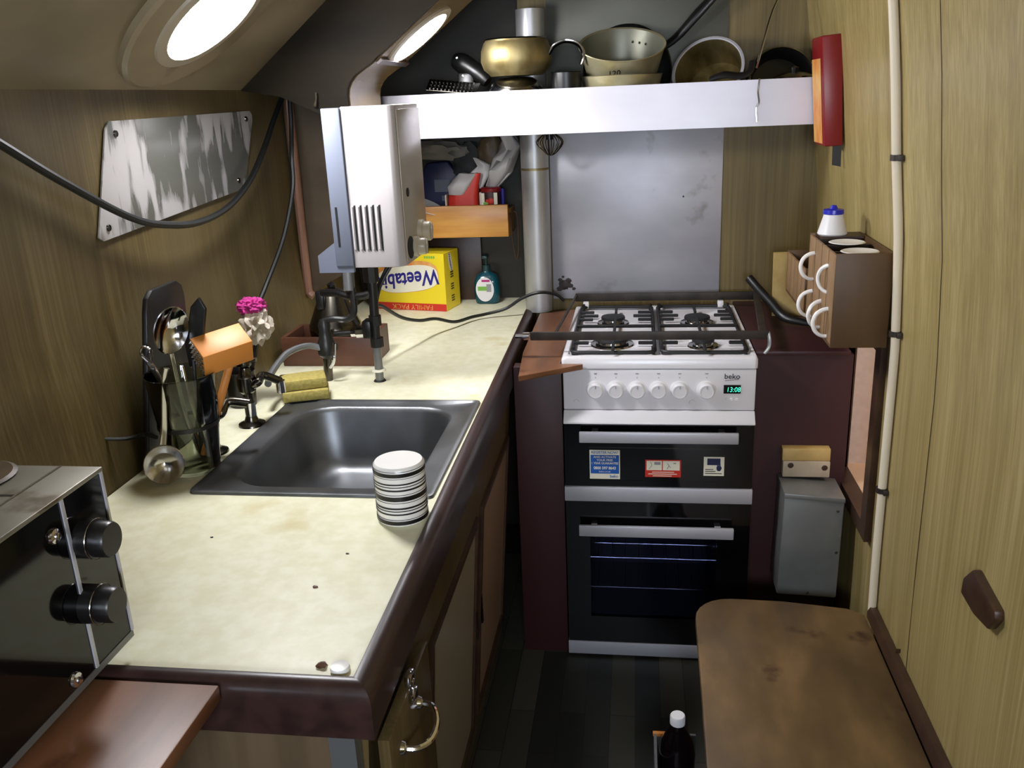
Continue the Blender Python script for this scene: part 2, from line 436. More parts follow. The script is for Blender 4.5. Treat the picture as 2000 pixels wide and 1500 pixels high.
# lower deckhead bay by the pan shelf, curving down into a short upright lining
def slope2(x): return 1.655+.76*(x+.445)
YL0, YL1 = .050, .335
bend = [(-.522, 1.50), (-.522, 1.575), (-.519, 1.592), (-.511, 1.607), (-.497, 1.622), (-.478, 1.634), (-.455, slope2(-.455))]
pl = bend + [(-.30, slope2(-.30)), (.07, slope2(.07)), (.66, slope2(.07))]
b = B().prism([(x, YL0+.006, z) for x, z in pl] + [(.66, YL0+.006, 2.10), (-.1, YL0+.006, 2.10), (-.545, YL0+.006, 1.68), (-.545, YL0+.006, 1.50)], (0, YL1-YL0-.006, 0))
struct('ceiling_forward', b, 'lining')
# dark beam face between the two bays
b = B().prism([(-.80, YL0-.012, 1.598), (-.70, YL0-.012, 1.580), (-.60, YL0-.012, 1.535)] + [(x-.004, YL0-.012, z) for x, z in bend] + [(.07, YL0-.012, slope2(.07)), (.66, YL0-.012, slope2(.07)),
               (.66, YL0-.012, 2.10), (-.2, YL0-.012, 2.10), (-.80, YL0-.012, 1.62)], (0, .018, 0))
struct('trim_1', b, 'beam')
b = B().prism([(-.448, YL0+.006, slope2(-.448)), (-.436, YL0+.006, slope2(-.436)), (-.430, YL0+.006, slope2(-.436)-.007), (-.442, YL0+.006, slope2(-.448)-.007)], (0, YL1-YL0-.008, 0))
struct('trim_2', b, 'frame')
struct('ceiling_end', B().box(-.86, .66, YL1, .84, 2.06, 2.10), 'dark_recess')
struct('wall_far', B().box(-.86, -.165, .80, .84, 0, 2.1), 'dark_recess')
struct('wall_back', B().box(-.165, .86, YB, .84, 0, 2.1), 'wall_b')
struct('wall_aft', B().box(-.86, .86, YF-.03, YF, 0, 2.1), 'wall_b')
for k, (x0, x1) in enumerate(((-.17, .17), (.27, .61))):  # windows added out of view to throw cool light on the cooker front
    wn = struct('window_%d' % (k+1), B().box(x0-.03, x1+.03, YF, YF+.012, 1.26, 1.29).box(x0-.03, x1+.03, YF, YF+.012, 1.64, 1.67).box(x0-.03, x0, YF, YF+.012, 1.29, 1.64).box(x1, x1+.03, YF, YF+.012, 1.29, 1.64), 'frame')
    B().box(x0, x1, YF+.001, YF+.005, 1.29, 1.64).build('pane', 'sky_pane', wn)
# right side with its tumblehome and the hatch opening
rp = [(.768, 0), (.765, .35), (.762, .53)]
def wr(z):
    T = [(.768, 0), (.765, .35), (.762, .53), (.760, .96), (.757, 1.05), (.746, 1.24), (.728, 1.40), (.712, 1.56), (.692, 1.72), (.64, 2.06)]
    for (x0, z0), (x1, z1) in zip(T, T[1:]):
        if z <= z1: return x0+(x1-x0)*(z-z0)/(z1-z0)
    return T[-1][0]
def wall_strip(b, y0, y1, zs):
    pts = [(wr(z), z) for z in zs]
    b.prism([(x, y0, z) for x, z in pts] + [(x+.02, y0, z) for x, z in reversed(pts)], (0, y1-y0, 0))
b = B()
HZ0, HZ1, HY0, HY1 = .525, .96, -.14, .185
wall_strip(b, YF, HY0, [0, .35, .53, .96, 1.05, 1.24, 1.40, 1.56, 1.72, 2.06])
wall_strip(b, HY1, YB, [0, .35, .53, .96, 1.05, 1.24, 1.40, 1.56, 1.72, 2.06])
wall_strip(b, HY0, HY1, [0, .35, HZ0-.012]); wall_strip(b, HY0, HY1, [HZ1+.01, 1.05, 1.24, 1.40, 1.56, 1.72, 2.06])
wr_o = struct('wall_right', b, 'wall_r')
# hatch surround
b = B()
b.box(.745, .785, HY0-.045, HY0, HZ0-.04, HZ1+.04).box(.745, .785, HY1, HY1+.03, HZ0-.04, HZ1+.04)
b.box(.745, .785, HY0, HY1, HZ0-.04, HZ0-.0005).box(.745, .785, HY0, HY1, HZ1, HZ1+.04)
struct('trim_3', b, 'frame')
# lit space behind the hatch
b = B().box(.79, 1.6, .215, .235, .50, 1.45).box(1.58, 1.6, -.9, .235, .50, 1.45).box(.79, 1.6, -.92, -.9, .50, 1.45).box(.79, 1.6, -.92, .235, 1.45, 1.47)
struct('wall_saloon', b, 'pinkwall')
struct('floor_saloon', B().box(.786, 1.6, -.92, .235, .49, .523), 'pinkfloor')
# joints, trims
b = B()
zs = [.34, .6, .96, 1.05, 1.24, 1.40, 1.56, 1.72, 2.05]
for z0, z1 in zip(zs, zs[1:]):
    b.quad((wr(z0)-.0008, -.517, z0), (wr(z0)-.0008, -.514, z0), (wr(z1)-.0008, -.514, z1), (wr(z1)-.0008, -.517, z1))
b.box(wr(1.3)-.0, wr(1.3)+.01, -.5165, -.5145, .4, .41)
struct('trim_4', b, 'frame')
b = B().prism([(.7645, -1.8, .335), (.742, -1.8, .335), (.742, -1.8, .352), (.748, -1.8, .362), (.7635, -1.8, .362)], (0, 1.52, 0))
struct('trim_5', b, 'frame')
# partition panel behind the water heater, with a rounded moulding edge
b = B().prism([(-.798, .30, 1.008), (-.798, .30, 1.60), (-.60, .30, 1.60), (-.60, .30, 1.11)], (0, .02, 0))
pp = b.build('partition_panel', 'partition', label='dark brown wooden partition stub on the left wall behind the water heater', cat='panel')
B().tube([(-.775, .286, 1.60), (-.777, .286, 1.4), (-.780, .286, 1.06), (-.777, .286, 1.022), (-.766, .286, 1.012)], .0125, 10).build('moulding', 'copper', pp, label='pinkish brown rounded moulding')
# lamps in the deckhead
def deck_lamp(c, n, r, label, plinth=0.):
    t = thing('ceiling_lamp', c, label, 'lamp', 'round lamps on the sloping deckhead')
    if plinth: B().lathe([(plinth, 0), (plinth, .012), (plinth-.008, .018), (r, .018)], c, n, 48).build('backing_disc', 'ceil', t)
    e = .018 if plinth else 0
    B().lathe([(r*1.22, e), (r*1.20, e+.005), (r*1.0, e+.007), (r*.98, e+.003)], c, n, 48, cap=False).build('trim_ring', 'knobcream', t)
    B().lathe([(r*.99, e+.001), (r*.99, e+.005), (r*.8, e+.009), (0, e+.011)], c, n, 48).build('lens', 'lamp', t, label='glowing white lens')
    return t
NS = Vector((.8, 0, -1)).normalized()
def slope1(x): return 1.6+.8*(x+.8)
deck_lamp(Vector((-.625, -.47, slope1(-.625))), NS, .112, 'glowing round lamp in a broad ring, above the sink end of the worktop', .205)
deck_lamp(Vector((-.366, .190, slope2(-.366))), Vector((.76, 0, -1)).normalized(), .088, 'glowing round lamp above the left end of the pan shelf')

# ================================================================ WORKTOP AND BASE CABINET
SX0, SX1, SY0, SY1 = -.625, -.163, -.820, -.302
HX0, HX1, HY0_, HY1_ = SX0+.02, SX1-.012, SY0+.02, SY1-.02
ZT = .885
wt = thing('worktop', (-.45, -.3, .85), 'cream laminate worktop with a dark wooden edge rail, holding the sink', 'worktop')
b = B()
xl = -.772
b.box(xl, HX0, -1.325, .80, .85, ZT).box(HX1, -.150, -1.325, .66, .85, ZT).box(HX0, HX1, -1.325, HY0_, .85, ZT).box(HX0, HX1, HY1_, .80, .85, ZT)
b.box(HX1, -.166, .66, .80, .85, ZT)
b.build('top', 'worktop', wt)
def rail_prof():  # cross-section (u outward, z)
    return [(0, .822), (0, .888), (.002, .891), (.012, .8925), (.022, .889), (.028, .881), (.030, .868), (.030, .822)]
b = B()
P0 = [(-.150+u, -1.325-u*1.0, z) for u, z in rail_prof()]; P1 = [(-.167+u, .655, z) for u, z in rail_prof()]
b.loft([P0, P1], True, True)
b.build('edge_rail', 'rail', wt)
b = B()
P0 = [(-.150+u, -1.325-u, z) for u, z in rail_prof()]; P1 = [(-.762, -1.325-u, z) for u, z in rail_prof()]
b.loft([P0, P1], True, True)
b.build('edge_rail', 'rail', wt)
# crumbs: loose on the top
def crumb(x, y, r, m, lab, sc=(1, .7, .35)):
    return B().blob((x, y, ZT+r*.3), r, .3, 2, int(x*100), sc).build('crumb', m, label=lab, cat='crumb')
crumb(-.198, -1.303, .007, 'boxwood', 'curled brown crumb by the near right corner of the worktop', (1, .8, .5))
crumb(-.272, -1.12, .004, 'boxwood', 'brown crumb on the open middle of the near worktop')
crumb(-.50, -.98, .0025, 'black', 'small black crumb on the near worktop between the jug and the tabletop stove')
crumb(-.255, -1.02, .0025, 'iron', 'grey crumb on the worktop nearest the striped jar')
B().lathe([(.012, 0), (.0125, .003), (.0115, .007), (0, .0078)], (-.172, -1.308, ZT)).build('cap', 'white2', label='small white round cap in the near corner of the worktop', cat='cap')

# base cabinet: leaning front
def cx(z): return -.139-.075*max(0, .82-z)      # front plane
bc = thing('base_cabinet', (-.3, -.3, 0), 'brown framed base cabinet with grey doors below the worktop', 'cabinet')
b = B()
def cslab(b, y0, y1, z0, z1, d0, d1):
    """slab on the leaning front between depths d0 (inner) and d1 (outer)"""
    b.prism([(cx(z0)+d0, y0, z0), (cx(z0)+d1, y0, z0), (cx(z1)+d1, y0, z1), (cx(z1)+d0, y0, z1)], (0, y1-y0, 0))
cslab(b, -1.32, -.005, .70, .8215, -.02, 0)
cslab(b, -1.32, -.005, .06, .14, -.02, 0)
for y0, y1 in ((-1.32, -1.30), (-1.03, -.985), (-.515, -.475), (-.04, -.005)): cslab(b, y0, y1, .14, .70, -.02, 0)
b.build('face_frame', 'olive', bc)
b = B(); b.box(-.60, -.215, -1.31, -.01, .02, .06).box(-.60, -.22, -1.31, -1.295, .06, .8215)
b.build('carcass', 'dark', bc)
b = B().box(-.70, -.185, -1.34, -1.322, .15, .8215); b.build('end_panel', 'endwood', bc, label='grey-brown wooden end panel')
B().box(-.184, -.150, -1.344, -1.322, .15, .8215).build('corner_strip', 'lead', bc, label='dull grey corner strip')
for (y0, y1, pm) in ((-.470, -.045, 'doorpanel2'), (-.980, -.520, 'doorpanel')):
    b = B()
    for a0, a1, c0, c1 in ((y0, y1, .685, .70), (y0, y1, .145, .16), (y0, y0+.016, .16, .685), (y1-.016, y1, .16, .685)): cslab(b, a0, a1, c0, c1, -.012, .008)
    d = b.build('door', 'frame', bc, label='door edged in dark brown')
    b = B(); cslab(b, y0+.016, y1-.016, .16, .685, -.012, .002); b.build('panel', pm, d)
    b = B(); yh = y0+.03 if y0 > -.5 else y1-.05
    b.box(cx(.45)+.006, cx(.45)+.010, (y0 if y0 > -.5 else y1-.016)+.002, (y0 if y0 > -.5 else y1-.016)+.014, .40, .47)
    b.build('catch', 'darkchrome', d, label='small tarnished catch')
# near door, slightly ajar
dd = B().box(-.128, -.112, -1.325, -1.112, .22, .796, .0015).build('door', 'olive', bc, label='plain varnished door standing ajar')
h = B().tube([(-.111, -1.186, .745), (-.092, -1.190, .744), (-.080, -1.215, .738), (-.080, -1.250, .738), (-.092, -1.275, .744), (-.111, -1.279, .746)], .0045, 8)
h.lathe([(.010, 0), (.008, .005), (.004, .007)], (-.112, -1.186, .745), (1, 0, 0), 14).lathe([(.010, 0), (.008, .005), (.004, .007)], (-.112, -1.279, .746), (1, 0, 0), 14)
h.build('handle', 'chrome', dd, label='curved chrome bow handle')
B().box(-.117, -.108, -1.228, -1.206, .801, .818, .001).box(-.1115, -.105, -1.230, -1.206, .776, .790, .001).box(-.1115, -.107, -1.220, -1.210, .786, .805, .001).build('hinge', 'chrome', dd, label='chrome hinge')

# ---- sink
sk = thing('sink', (-.4, -.56, ZT), 'dark grey steel kitchen sink set into the worktop', 'sink')
b = B(); cxs, cys = (SX0+SX1)/2, (SY0+SY1)/2; hx, hy = (SX1-SX0)/2, (SY1-SY0)/2
bx, by = cxs+.002, cys-.004
rings = [rrect(cxs, cys, hx, hy, .012, ZT+.0005), rrect(cxs, cys, hx-.001, hy-.001, .012, ZT+.005), rrect(cxs, cys, hx-.008, hy-.008, .012, ZT+.0065),
         rrect(cxs, cys, hx-.012, hy-.012, .012, ZT+.003),
         rrect(bx, by, .185, .222, .085, ZT+.003), rrect(bx, by, .180, .217, .083, ZT+.0), rrect(bx, by, .176, .213, .080, ZT-.010),
         rrect(bx, by, .160, .197, .075, ZT-.11), rrect(bx, by, .150, .187, .07, ZT-.135), rrect(bx, by, .125, .16, .06, ZT-.148), rrect(bx, by, .03, .03, .029, ZT-.152)]
b.loft(rings, False, True); b.build('basin', 'sinksteel', sk, sharp=50)
b = B().lathe([(.036, 0), (.036, .003), (.028, .004), (.022, .001), (0, .001)], (bx, by, ZT-.1515), (0, 0, 1), 24); b.build('drain', 'steel', sk)
# ---- upturned stack of striped cups / jar
cp = thing('striped_jar', (-.207, -.85, ZT), 'white and black striped cylindrical jar standing between the sink and the dark rail', 'jar')
R = .0425
JX, JY = -.1985, -.890
JH = .106
B().lathe([(R-.004, 0), (R-.001, .002), (R, .006), (R+.0005, JH-.018), (R, JH-.005), (R-.003, JH-.001), (0, JH)], (JX, JY, ZT+.0005), seg=48).build('body', 'white2', cp)
b = B(); k = JH/.1185
for zc, hh in ((.010, .0065), (.0275, .0025), (.034, .0015), (.0395, .003), (.0585, .008), (.0755, .003), (.082, .0015), (.0875, .0025), (.105, .0065)):
    zc *= k; b.lathe([(R+.0003, zc-hh/2), (R+.0012, zc-hh/2+.0002), (R+.0012, zc+hh/2-.0002), (R+.0003, zc+hh/2)], (JX, JY, ZT), seg=48, cap=False)
for zc in (.0165, .0505, .0665, .0985, .112): b.lathe([(R+.0003, zc*k-.0004), (R+.001, zc*k-.0003), (R+.001, zc*k+.0003), (R+.0003, zc*k+.0004)], (JX, JY, ZT), seg=48, cap=False)
b.build('stripes', 'blackplastic', cp)

# ---- taps
def tap(x, y, h, label, tip):
    t = thing('tap', (x, y, ZT), label, 'tap', 'pillar taps behind the sink')
    b = B().lathe([(.030, 0), (.029, .004), (.016, .010), (.0115, .022), (.0115, h*.42), (.019, h*.46), (.021, h*.55), (.021, h*.64), (.014, h*.68), (.011, h*.76)], (x, y, ZT), seg=24)
    b.build('pillar', 'darkchrome', t)
    b = B().tube([(x+.012, y, ZT+h*.52), (x+.035, y-.015, ZT+h*.60), tuple((Vector((x, y, ZT+h*.62))+Vector(tip))/2+Vector((0, 0, .016))), (tip[0], tip[1], tip[2]+.012)], .0095, 12)
    b.build('spout', 'darkchrome', t)
    B().cyl((tip[0], tip[1], tip[2]+.014), (tip[0], tip[1], tip[2]-.014), .0105).build('nozzle', 'chrome', t, label='bright chrome nozzle')
    b = B().lathe([(.010, h*.76), (.0165, h*.79), (.0175, h*.86), (.012, h*.92), (0, h*.93)], (x, y, ZT), seg=20)
    b.cyl((x-.03, y, ZT+h*.86), (x+.03, y, ZT+h*.86), .005); b.cyl((x, y-.03, ZT+h*.86), (x, y+.03, ZT+h*.86), .005)
    b.build('cross_head', 'darkchrome', t)
tap(-.655, -.46, .175, 'tarnished pillar tap farther from the camera, beside the sponge', (-.603, -.40, .955))
tap(-.668, -.62, .150, 'tarnished pillar tap nearest the utensil jug', (-.583, -.605, .975))

# ---- sponges
for k, (x, y, z, rz, dx) in enumerate(((-.590, -.290, ZT+.0068, .35, 0), (-.597, -.284, ZT+.0330, .42, 0))):
    s = B().box(-.054, .054, -.035, .035, 0, .025, .005, 2).build('sponge', 'sponge', None)
    s.location = (x, y, z); s.rotation_euler = (0, 0, rz)
    tag(s, ['yellow washing-up sponge at the bottom of the pair on the sink corner', 'yellow washing-up sponge lying on top of the other one'][k], 'sponge', 'sponges on the sink corner')

# ---- chopping board against hull
cb = B().prism([(-.782, -.735, .8865), (-.782, -.66, 1.19), (-.782, -.650, 1.215), (-.782, -.630, 1.228), (-.782, -.535, 1.228), (-.782, -.515, 1.215), (-.782, -.508, 1.19), (-.782, -.53, .8865)], (.012, 0, 0), .003)
cb.rot(.03, 'Y', (-.776, -.66, .8865)); bmesh.ops.translate(cb.bm, vec=(.022, 0, .0), verts=cb.bm.verts)
cb.build('chopping_board', 'blackplastic', label='black chopping board leaning on the left wall behind the utensil jug', cat='board')
# ---- utensil jug
jx, jy = -.668, -.70
ju = thing('utensil_jug', (jx, jy, ZT), 'clear plastic jug of utensils with a black band, between the sink and the left wall', 'jug')
B().lathe([(.046, .0), (.048, .004), (.066, .195), (.068, .197), (.0655, .197), (.0635, .190), (.0455, .006), (0, .005)], (jx, jy, ZT+.0005), seg=36, cap=False).build('body', 'glass', ju)
B().lathe([(.0565, .092), (.058, .092), (.058, .100), (.0572, .100)], (jx, jy, ZT), seg=36, cap=False).build('band', 'black', ju)
def utensil(name, label, cat): return thing(name, (jx, jy, ZT+.01), label, cat, 'utensils in the clear jug')
t = utensil('serving_spoon', 'shiny steel serving spoon standing bowl upward in the jug', 'spoon')
b = B()
def spoon_bowl(c, r, asp, nrm, upd, depth=.35, n=24):
    """oval dished bowl, open side along nrm, long axis upd"""
    nrm = Vector(nrm).normalized(); upd = Vector(upd).normalized(); sd = upd.cross(nrm).normalized(); nrm = sd.cross(upd)
    rings = []
    for k in range(7):
        u = k/6
        rings.append([Vector(c)+sd*r*asp*math.cos(2*PI*i/n)*(1-u*.999)**.5+upd*r*math.sin(2*PI*i/n)*(1-u*.999)**.5-nrm*depth*r*u for i in range(n)])
    inner = []
    for k in range(7):
        u = 1-k/6
        inner.append([Vector(c)+(sd*r*asp*math.cos(2*PI*i/n)+upd*r*math.sin(2*PI*i/n))*.96*(1-u*.999)**.5-nrm*(depth*r*u-.0015) for i in range(n)])
    return inner[::1], rings
def add_bowl(b, *a, **k):
    inn, out = spoon_bowl(*a, **k)
    b.loft(out[::-1]+inn[::-1], True, True)
add_bowl(b, (-.672, -.70, 1.165), .047, .72, (.85, -.6, .25), (.25, .1, 1), .38)
b.build('bowl', 'chrome', t)
B().tube([(-.68, -.70, 1.12), (-.678, -.69, 1.0), (-.665, -.68, .905)], .0045, 8, flat=.5).build('handle', 'steel', t)
t = utensil('slotted_turner', 'dark flat turner standing beside the shiny spoon in the jug', 'turner')
b = B().prism([(-.662, -.675, 1.085), (-.636, -.675, 1.10), (-.612, -.675, 1.20), (-.622, -.675, 1.222), (-.640, -.675, 1.205), (-.664, -.675, 1.13)], (.003, .004, 0), .001)
b.build('blade', 'panblack', t)
B().tube([(-.652, -.673, 1.10), (-.656, -.68, 1.0), (-.655, -.69, .905)], .004, 8).build('handle', 'panblack', t)
t = utensil('meat_mallet', 'wooden meat mallet with studded metal end sticking out of the jug', 'mallet')
mc = Vector((-.594, -.665, 1.118))
ax = Vector((.70, .69, .13)).normalized(); uu = Vector((.1775, -.4675, .861)); uu = (uu-ax*uu.dot(ax)).normalized(); vv = ax.cross(uu)
def mbox(b, h1, h2, h3, c=mc, off=0., bev=.0):
    m = Matrix((ax, uu, vv)).transposed().to_4x4(); m.translation = c+ax*off
    b.box(-h1, h1, -h2, h2, -h3, h3, bev, 2, m)
b = B(); mbox(b, .049, .025, .030, bev=.002); hd = b.build('head', 'mallet', t)
b = B()
for i in range(4):
    for j in range(6):
        c = mc-ax*.0492+uu*(-.018+.012*i)+vv*(-.024+.0096*j)
        b.lathe([(.0042, 0), (0, .0045)], c, -ax, 6)
b.build('studs', 'steel', hd)
B().tube([mc-uu*.025, mc-uu*.055+Vector((0, .02, 0)), (-.650, -.695, .91)], .008, 10, smooth=3).build('handle', 'mallet', t)
t = utensil('whisk', 'thin steel whisk with looped end leaning left in the jug', 'whisk')
B().tube([(-.66, -.67, .905), (-.712, -.70, 1.07), (-.726, -.705, 1.105)], .006, 8).build('handle', 'steel', t)
B().tube([(-.726, -.705, 1.105), (-.738, -.705, 1.12), (-.732, -.705, 1.134), (-.718, -.705, 1.128), (-.720, -.705, 1.108)], .003, 8).build('loop', 'steel', t)
t = utensil('table_knife', 'slim steel knife leaning right in the jug', 'knife')
B().tube([(-.650, -.72, 1.10), (-.640, -.725, 1.02), (-.635, -.70, .91)], .003, 8, flat=.4).build('blade', 'steel', t)
# ladle hung outside, bowl resting on the top
t = thing('ladle', (-.672, -.80, ZT), 'steel ladle with its round bowl down on the worktop, in front of the jug', 'ladle')
b = B(); add_bowl(b, (-.682, -.785, .928), .038, .98, (.5, -.8, .35), (.1, .2, 1), .55); b.build('bowl', 'steel', t)
B().tube([(-.684, -.775, .964), (-.680, -.765, 1.0), (-.668, -.762, 1.08), (-.658, -.762, 1.11)], [.008, .006, .0045, .006], 8, flat=.5).build('handle', 'steel', t)
# black wire from hull to jug
B().tube([(-.792, -.80, .985), (-.76, -.775, .975), (-.735, -.745, .972), (-.70, -.765, .975)], .004, 6).build('wire', 'blacklead', label='short black wire reaching from the left wall to the jug', cat='wire')
# ---- dish mop in its pot
t = thing('dish_mop', (-.735, -.33, ZT), 'round pink and white dish mop standing by the left wall behind the taps', 'mop')
B().blob((-.688, -.30, 1.075), .036, .22, 4, 3, (.95, .8, 1.2), 4).build('head', 'fluff', t, label='fluffy off-white mop head')
B().blob((-.693, -.302, 1.118), .030, .22, 4, 5, (1.1, .8, .7), 5).build('scrubber', 'pink', t, label='bright pink scrubber')
B().tube([(-.690, -.30, 1.04), (-.71, -.31, .97), (-.735, -.33, .90)], .006, 8).build('handle', 'blackplastic', t)
B().lathe([(.030, 0), (.036, .085), (.033, .085), (.027, .006), (0, .006)], (-.732, -.33, ZT+.0005), cap=False).build('pot', 'blackplastic', t)

# ---- wooden box with kettle
t = thing('wooden_box', (-.64, .05, ZT), 'red-brown open wooden box on the worktop below the heater pipes', 'box')
b = B(); X0, X1, Y0, Y1 = -.755, -.500, -.020, .135; zt = .965
b.box(X0, X1, Y0, Y0+.012, ZT+.0005, zt, .002).box(X0, X1, Y1-.012, Y1, ZT+.0005, zt, .002).box(X0, X0+.012, Y0+.012, Y1-.012, ZT+.0005, zt).box(X1-.012, X1, Y0+.012, Y1-.012, ZT+.0005, zt)
b.build('sides', 'boxwood', t); B().box(X0+.012, X1-.012, Y0+.012, Y1-.012, ZT+.0005, ZT+.008).build('base', 'boxwood', t)
t = thing('kettle', (-.63, .06, ZT+.01), 'conical steel kettle with black handle sitting in the wooden box', 'kettle')
kx, ky = -.625, .058
B().lathe([(.058, .0), (.060, .004), (.0705, .075), (.071, .09), (.068, .096), (.034, .178), (.030, .184), (.012, .190), (0, .191)], (kx, ky, ZT+.009), seg=40).build('body', 'darkchrome', t)
B().lathe([(.035, .176), (.037, .179), (.035, .183), (.031, .184)], (kx, ky, ZT+.009), seg=40, cap=False).build('rim', 'chrome', t)
B().box(kx-.030, kx-.008, ky-.052, ky-.030, 1.035, 1.085, .004).build('handle', 'blackplastic', t)
B().lathe([(.010, 0), (.012, .010), (0, .018)], (kx, ky, ZT+.199), seg=16).build('lid_knob', 'blackplastic', t)

# ================================================================ WATER HEATER
wh = thing('water_heater', (-.40, -.13, 1.195), 'white wall-hung water heater with louvred side above the worktop', 'water heater')
HX0h, HX1h, HYa, HYb, Hz0, Hz1 = -.450, -.330, -.255, -.010, 1.195, 1.55
c = .024
pts = [(HX0h, HYa, 0), (HX1h-c, HYa, 0)] + [(HX1h-c+c*math.sin(a), HYa+c-c*math.cos(a), 0) for a in (PI/8, PI/4, 3*PI/8)] + [(HX1h, HYa+c, 0), (HX1h, HYb-c, 0)] + \
      [(HX1h-c+c*math.cos(a), HYb-c+c*math.sin(a), 0) for a in (PI/8, PI/4, 3*PI/8)] + [(HX1h-c, HYb, 0), (HX0h, HYb, 0)]
b = B().prism([(x, y, Hz0+(.0 if x < -.36 else .0)) for x, y, z in pts], (0, 0, Hz1-Hz0), .0025)
b.build('casing', 'heater', wh)
b = B()
for k in range(5):
    x = -.4400+k*.0145
    b.prism([(x, HYa-.0006, 1.236), (x+.0045, HYa-.0006, 1.232), (x+.0045, HYa-.0006, 1.338), (x, HYa-.0006, 1.336)], (0, .004, 0))
b.build('louvre_slots', 'dark', wh)
b = B()
for k in range(5):
    x = -.4400+k*.0145
    b.tube([(x-.0035, HYa-.001, 1.238), (x-.0035, HYa-.0025, 1.287), (x-.0035, HYa-.001, 1.334)], .003, 6)
b.build('louvre_ribs', 'heater', wh)
B().box(HX1h-.0005, HX1h+.002, -.238, -.028, 1.205, 1.54, .001).build('front_panel', 'heaterfront', wh, label='beige front panel')
B().lathe([(.010, 0), (.010, .003), (.0, .003)], (HX1h+.001, -.195, 1.357), (1, 0, 0), 20).build('sight_hole', 'dark', wh)
B().lathe([(.026, 0), (.026, .003), (.0, .003)], (HX1h+.001, -.205, 1.232), (1, 0, 0), 24).build('knob_hole', 'dark', wh)
for (y, z, r) in ((-.165, 1.228, .024), (-.105, 1.255, .028)):
    kb = B().lathe([(r, 0), (r, .010), (r*.82, .013), (r*.82, .026), (r*.74, .029), (0, .029)], (HX1h+.002, y, z), (1, 0, 0), 28).build('knob', 'knobcream', wh)
    B().box(HX1h+.030, HX1h+.034, y-.004, y+.004, z-r*.7, z+r*.7, .001).build('grip', 'heaterfront', kb)
b = B().box(-.492, -.4505, -.262, -.004, 1.20, 1.548, .002)
b.prism([(-.492, -.258, 1.255), (-.535, -.258, 1.225), (-.535, -.258, 1.185), (-.452, -.258, 1.185), (-.452, -.258, 1.20), (-.492, -.258, 1.20)], (0, .012, 0))
bp_ = b.build('back_plate', 'bluegrey', wh, label='blue-grey metal back plate')
B().box(-.4815, -.4765, -.2628, -.2600, 1.245, 1.335).build('slot', 'dark', bp_)
for z in (1.30, 1.48):
    B().prism([(-.486, -.004, z), (-.478, -.004, z), (-.606, .300, z), (-.614, .300, z)], (0, 0, .025)).build('mounting_bar', 'frame', wh)
# supply pipes
def pipe_thing(name, label, loc): return thing(name, loc, label, 'pipe')
t = pipe_thing('water_pipe', 'grey upright pipe rising from worktop to the middle of the heater', (-.45, -.145, ZT))
B().cyl((-.450, -.145, ZT), (-.450, -.145, .99), .0105).build('lower_tube', 'lead', t)
B().cyl((-.450, -.145, .985), (-.447, -.140, 1.195), .0115).build('upper_tube', 'pipedark', t)
for z0, z1, r_ in ((.975, .998, .017), (1.03, 1.055, .016), (1.14, 1.194, .020)):
    B().cyl((-.449, -.143, z0), (-.449, -.143, z1), r_, seg=8).build('fitting', 'pipedark', t)
B().lathe([(.018, 0), (.016, .004), (.0115, .005)], (-.450, -.145, .912), seg=20).build('washer', 'cream', t, label='pale washer')
B().lathe([(.016, 0), (.014, .003), (.0105, .003)], (-.450, -.145, ZT+.0003), seg=20).build('foot_flange', 'pipedark', t)
t = pipe_thing('gas_pipe', 'dark pipe with valve and looped elbow at the left below the heater', (-.587, -.14, ZT))
b = B().cyl((-.587, -.14, ZT), (-.583, -.14, .965), .0115).build('lower_tube', 'darkchrome', t)
b = B().lathe([(.012, 0), (.022, .01), (.024, .035), (.018, .05), (.014, .07), (.016, .085), (.010, .1)], (-.583, -.14, .945), seg=16)
b.cyl((-.605, -.14, .975), (-.556, -.14, .975), .010); b.build('valve', 'pipedark', t)
B().tube([(-.572, -.158, .925), (-.558, -.168, .945), (-.552, -.168, .99)], .0045, 8).build('lever', 'chrome', t)
B().tube([(-.583, -.14, 1.04), (-.560, -.14, 1.046), (-.522, -.14, 1.045), (-.503, -.14, 1.06), (-.500, -.14, 1.09), (-.502, -.14, 1.125), (-.515, -.14, 1.135), (-.513, -.14, 1.20)], .0085, 10).build('loop', 'pipedark', t)
B().cyl((-.508, -.14, 1.12), (-.506, -.14, 1.197), .014).build('riser', 'lead', t, label='pale grey riser')
t = pipe_thing('cross_pipe', 'short level pipe with chrome union joining the two upright pipes', (-.51, -.14, 1.01))
B().cyl((-.562, -.13, 1.005), (-.462, -.14, 1.012), .007).build('tube', 'pipedark', t)
B().cyl((-.500, -.135, 1.009), (-.478, -.138, 1.011), .014, seg=8).cyl((-.515, -.133, 1.008), (-.503, -.134, 1.009), .011, seg=8).build('union', 'chrome', t)
t = pipe_thing('valve_body', 'black drain valve on the upright pipe just above the worktop', (-.46, -.14, 1.01))
B().box(-.478, -.456, -.165, -.125, 1.0, 1.045, .004).build('block', 'blackplastic', t)
B().tube([(-.447, -.14, 1.112), (-.47, -.142, 1.105), (-.51, -.13, 1.10), (-.55, -.11, 1.105), (-.60, -.08, 1.10)], .010, 10).build('hose', 'blackplastic', None, label='black hose running left from the upright pipe over the kettle', cat='hose')
B().tube([(-.583, -.15, .97), (-.62, -.17, .985), (-.648, -.24, .985), (-.652, -.33, .965), (-.640, -.385, .955)], .008, 10).build('hose', 'lead', None, label='grey hose curving from the valve toward the far tap', cat='hose')

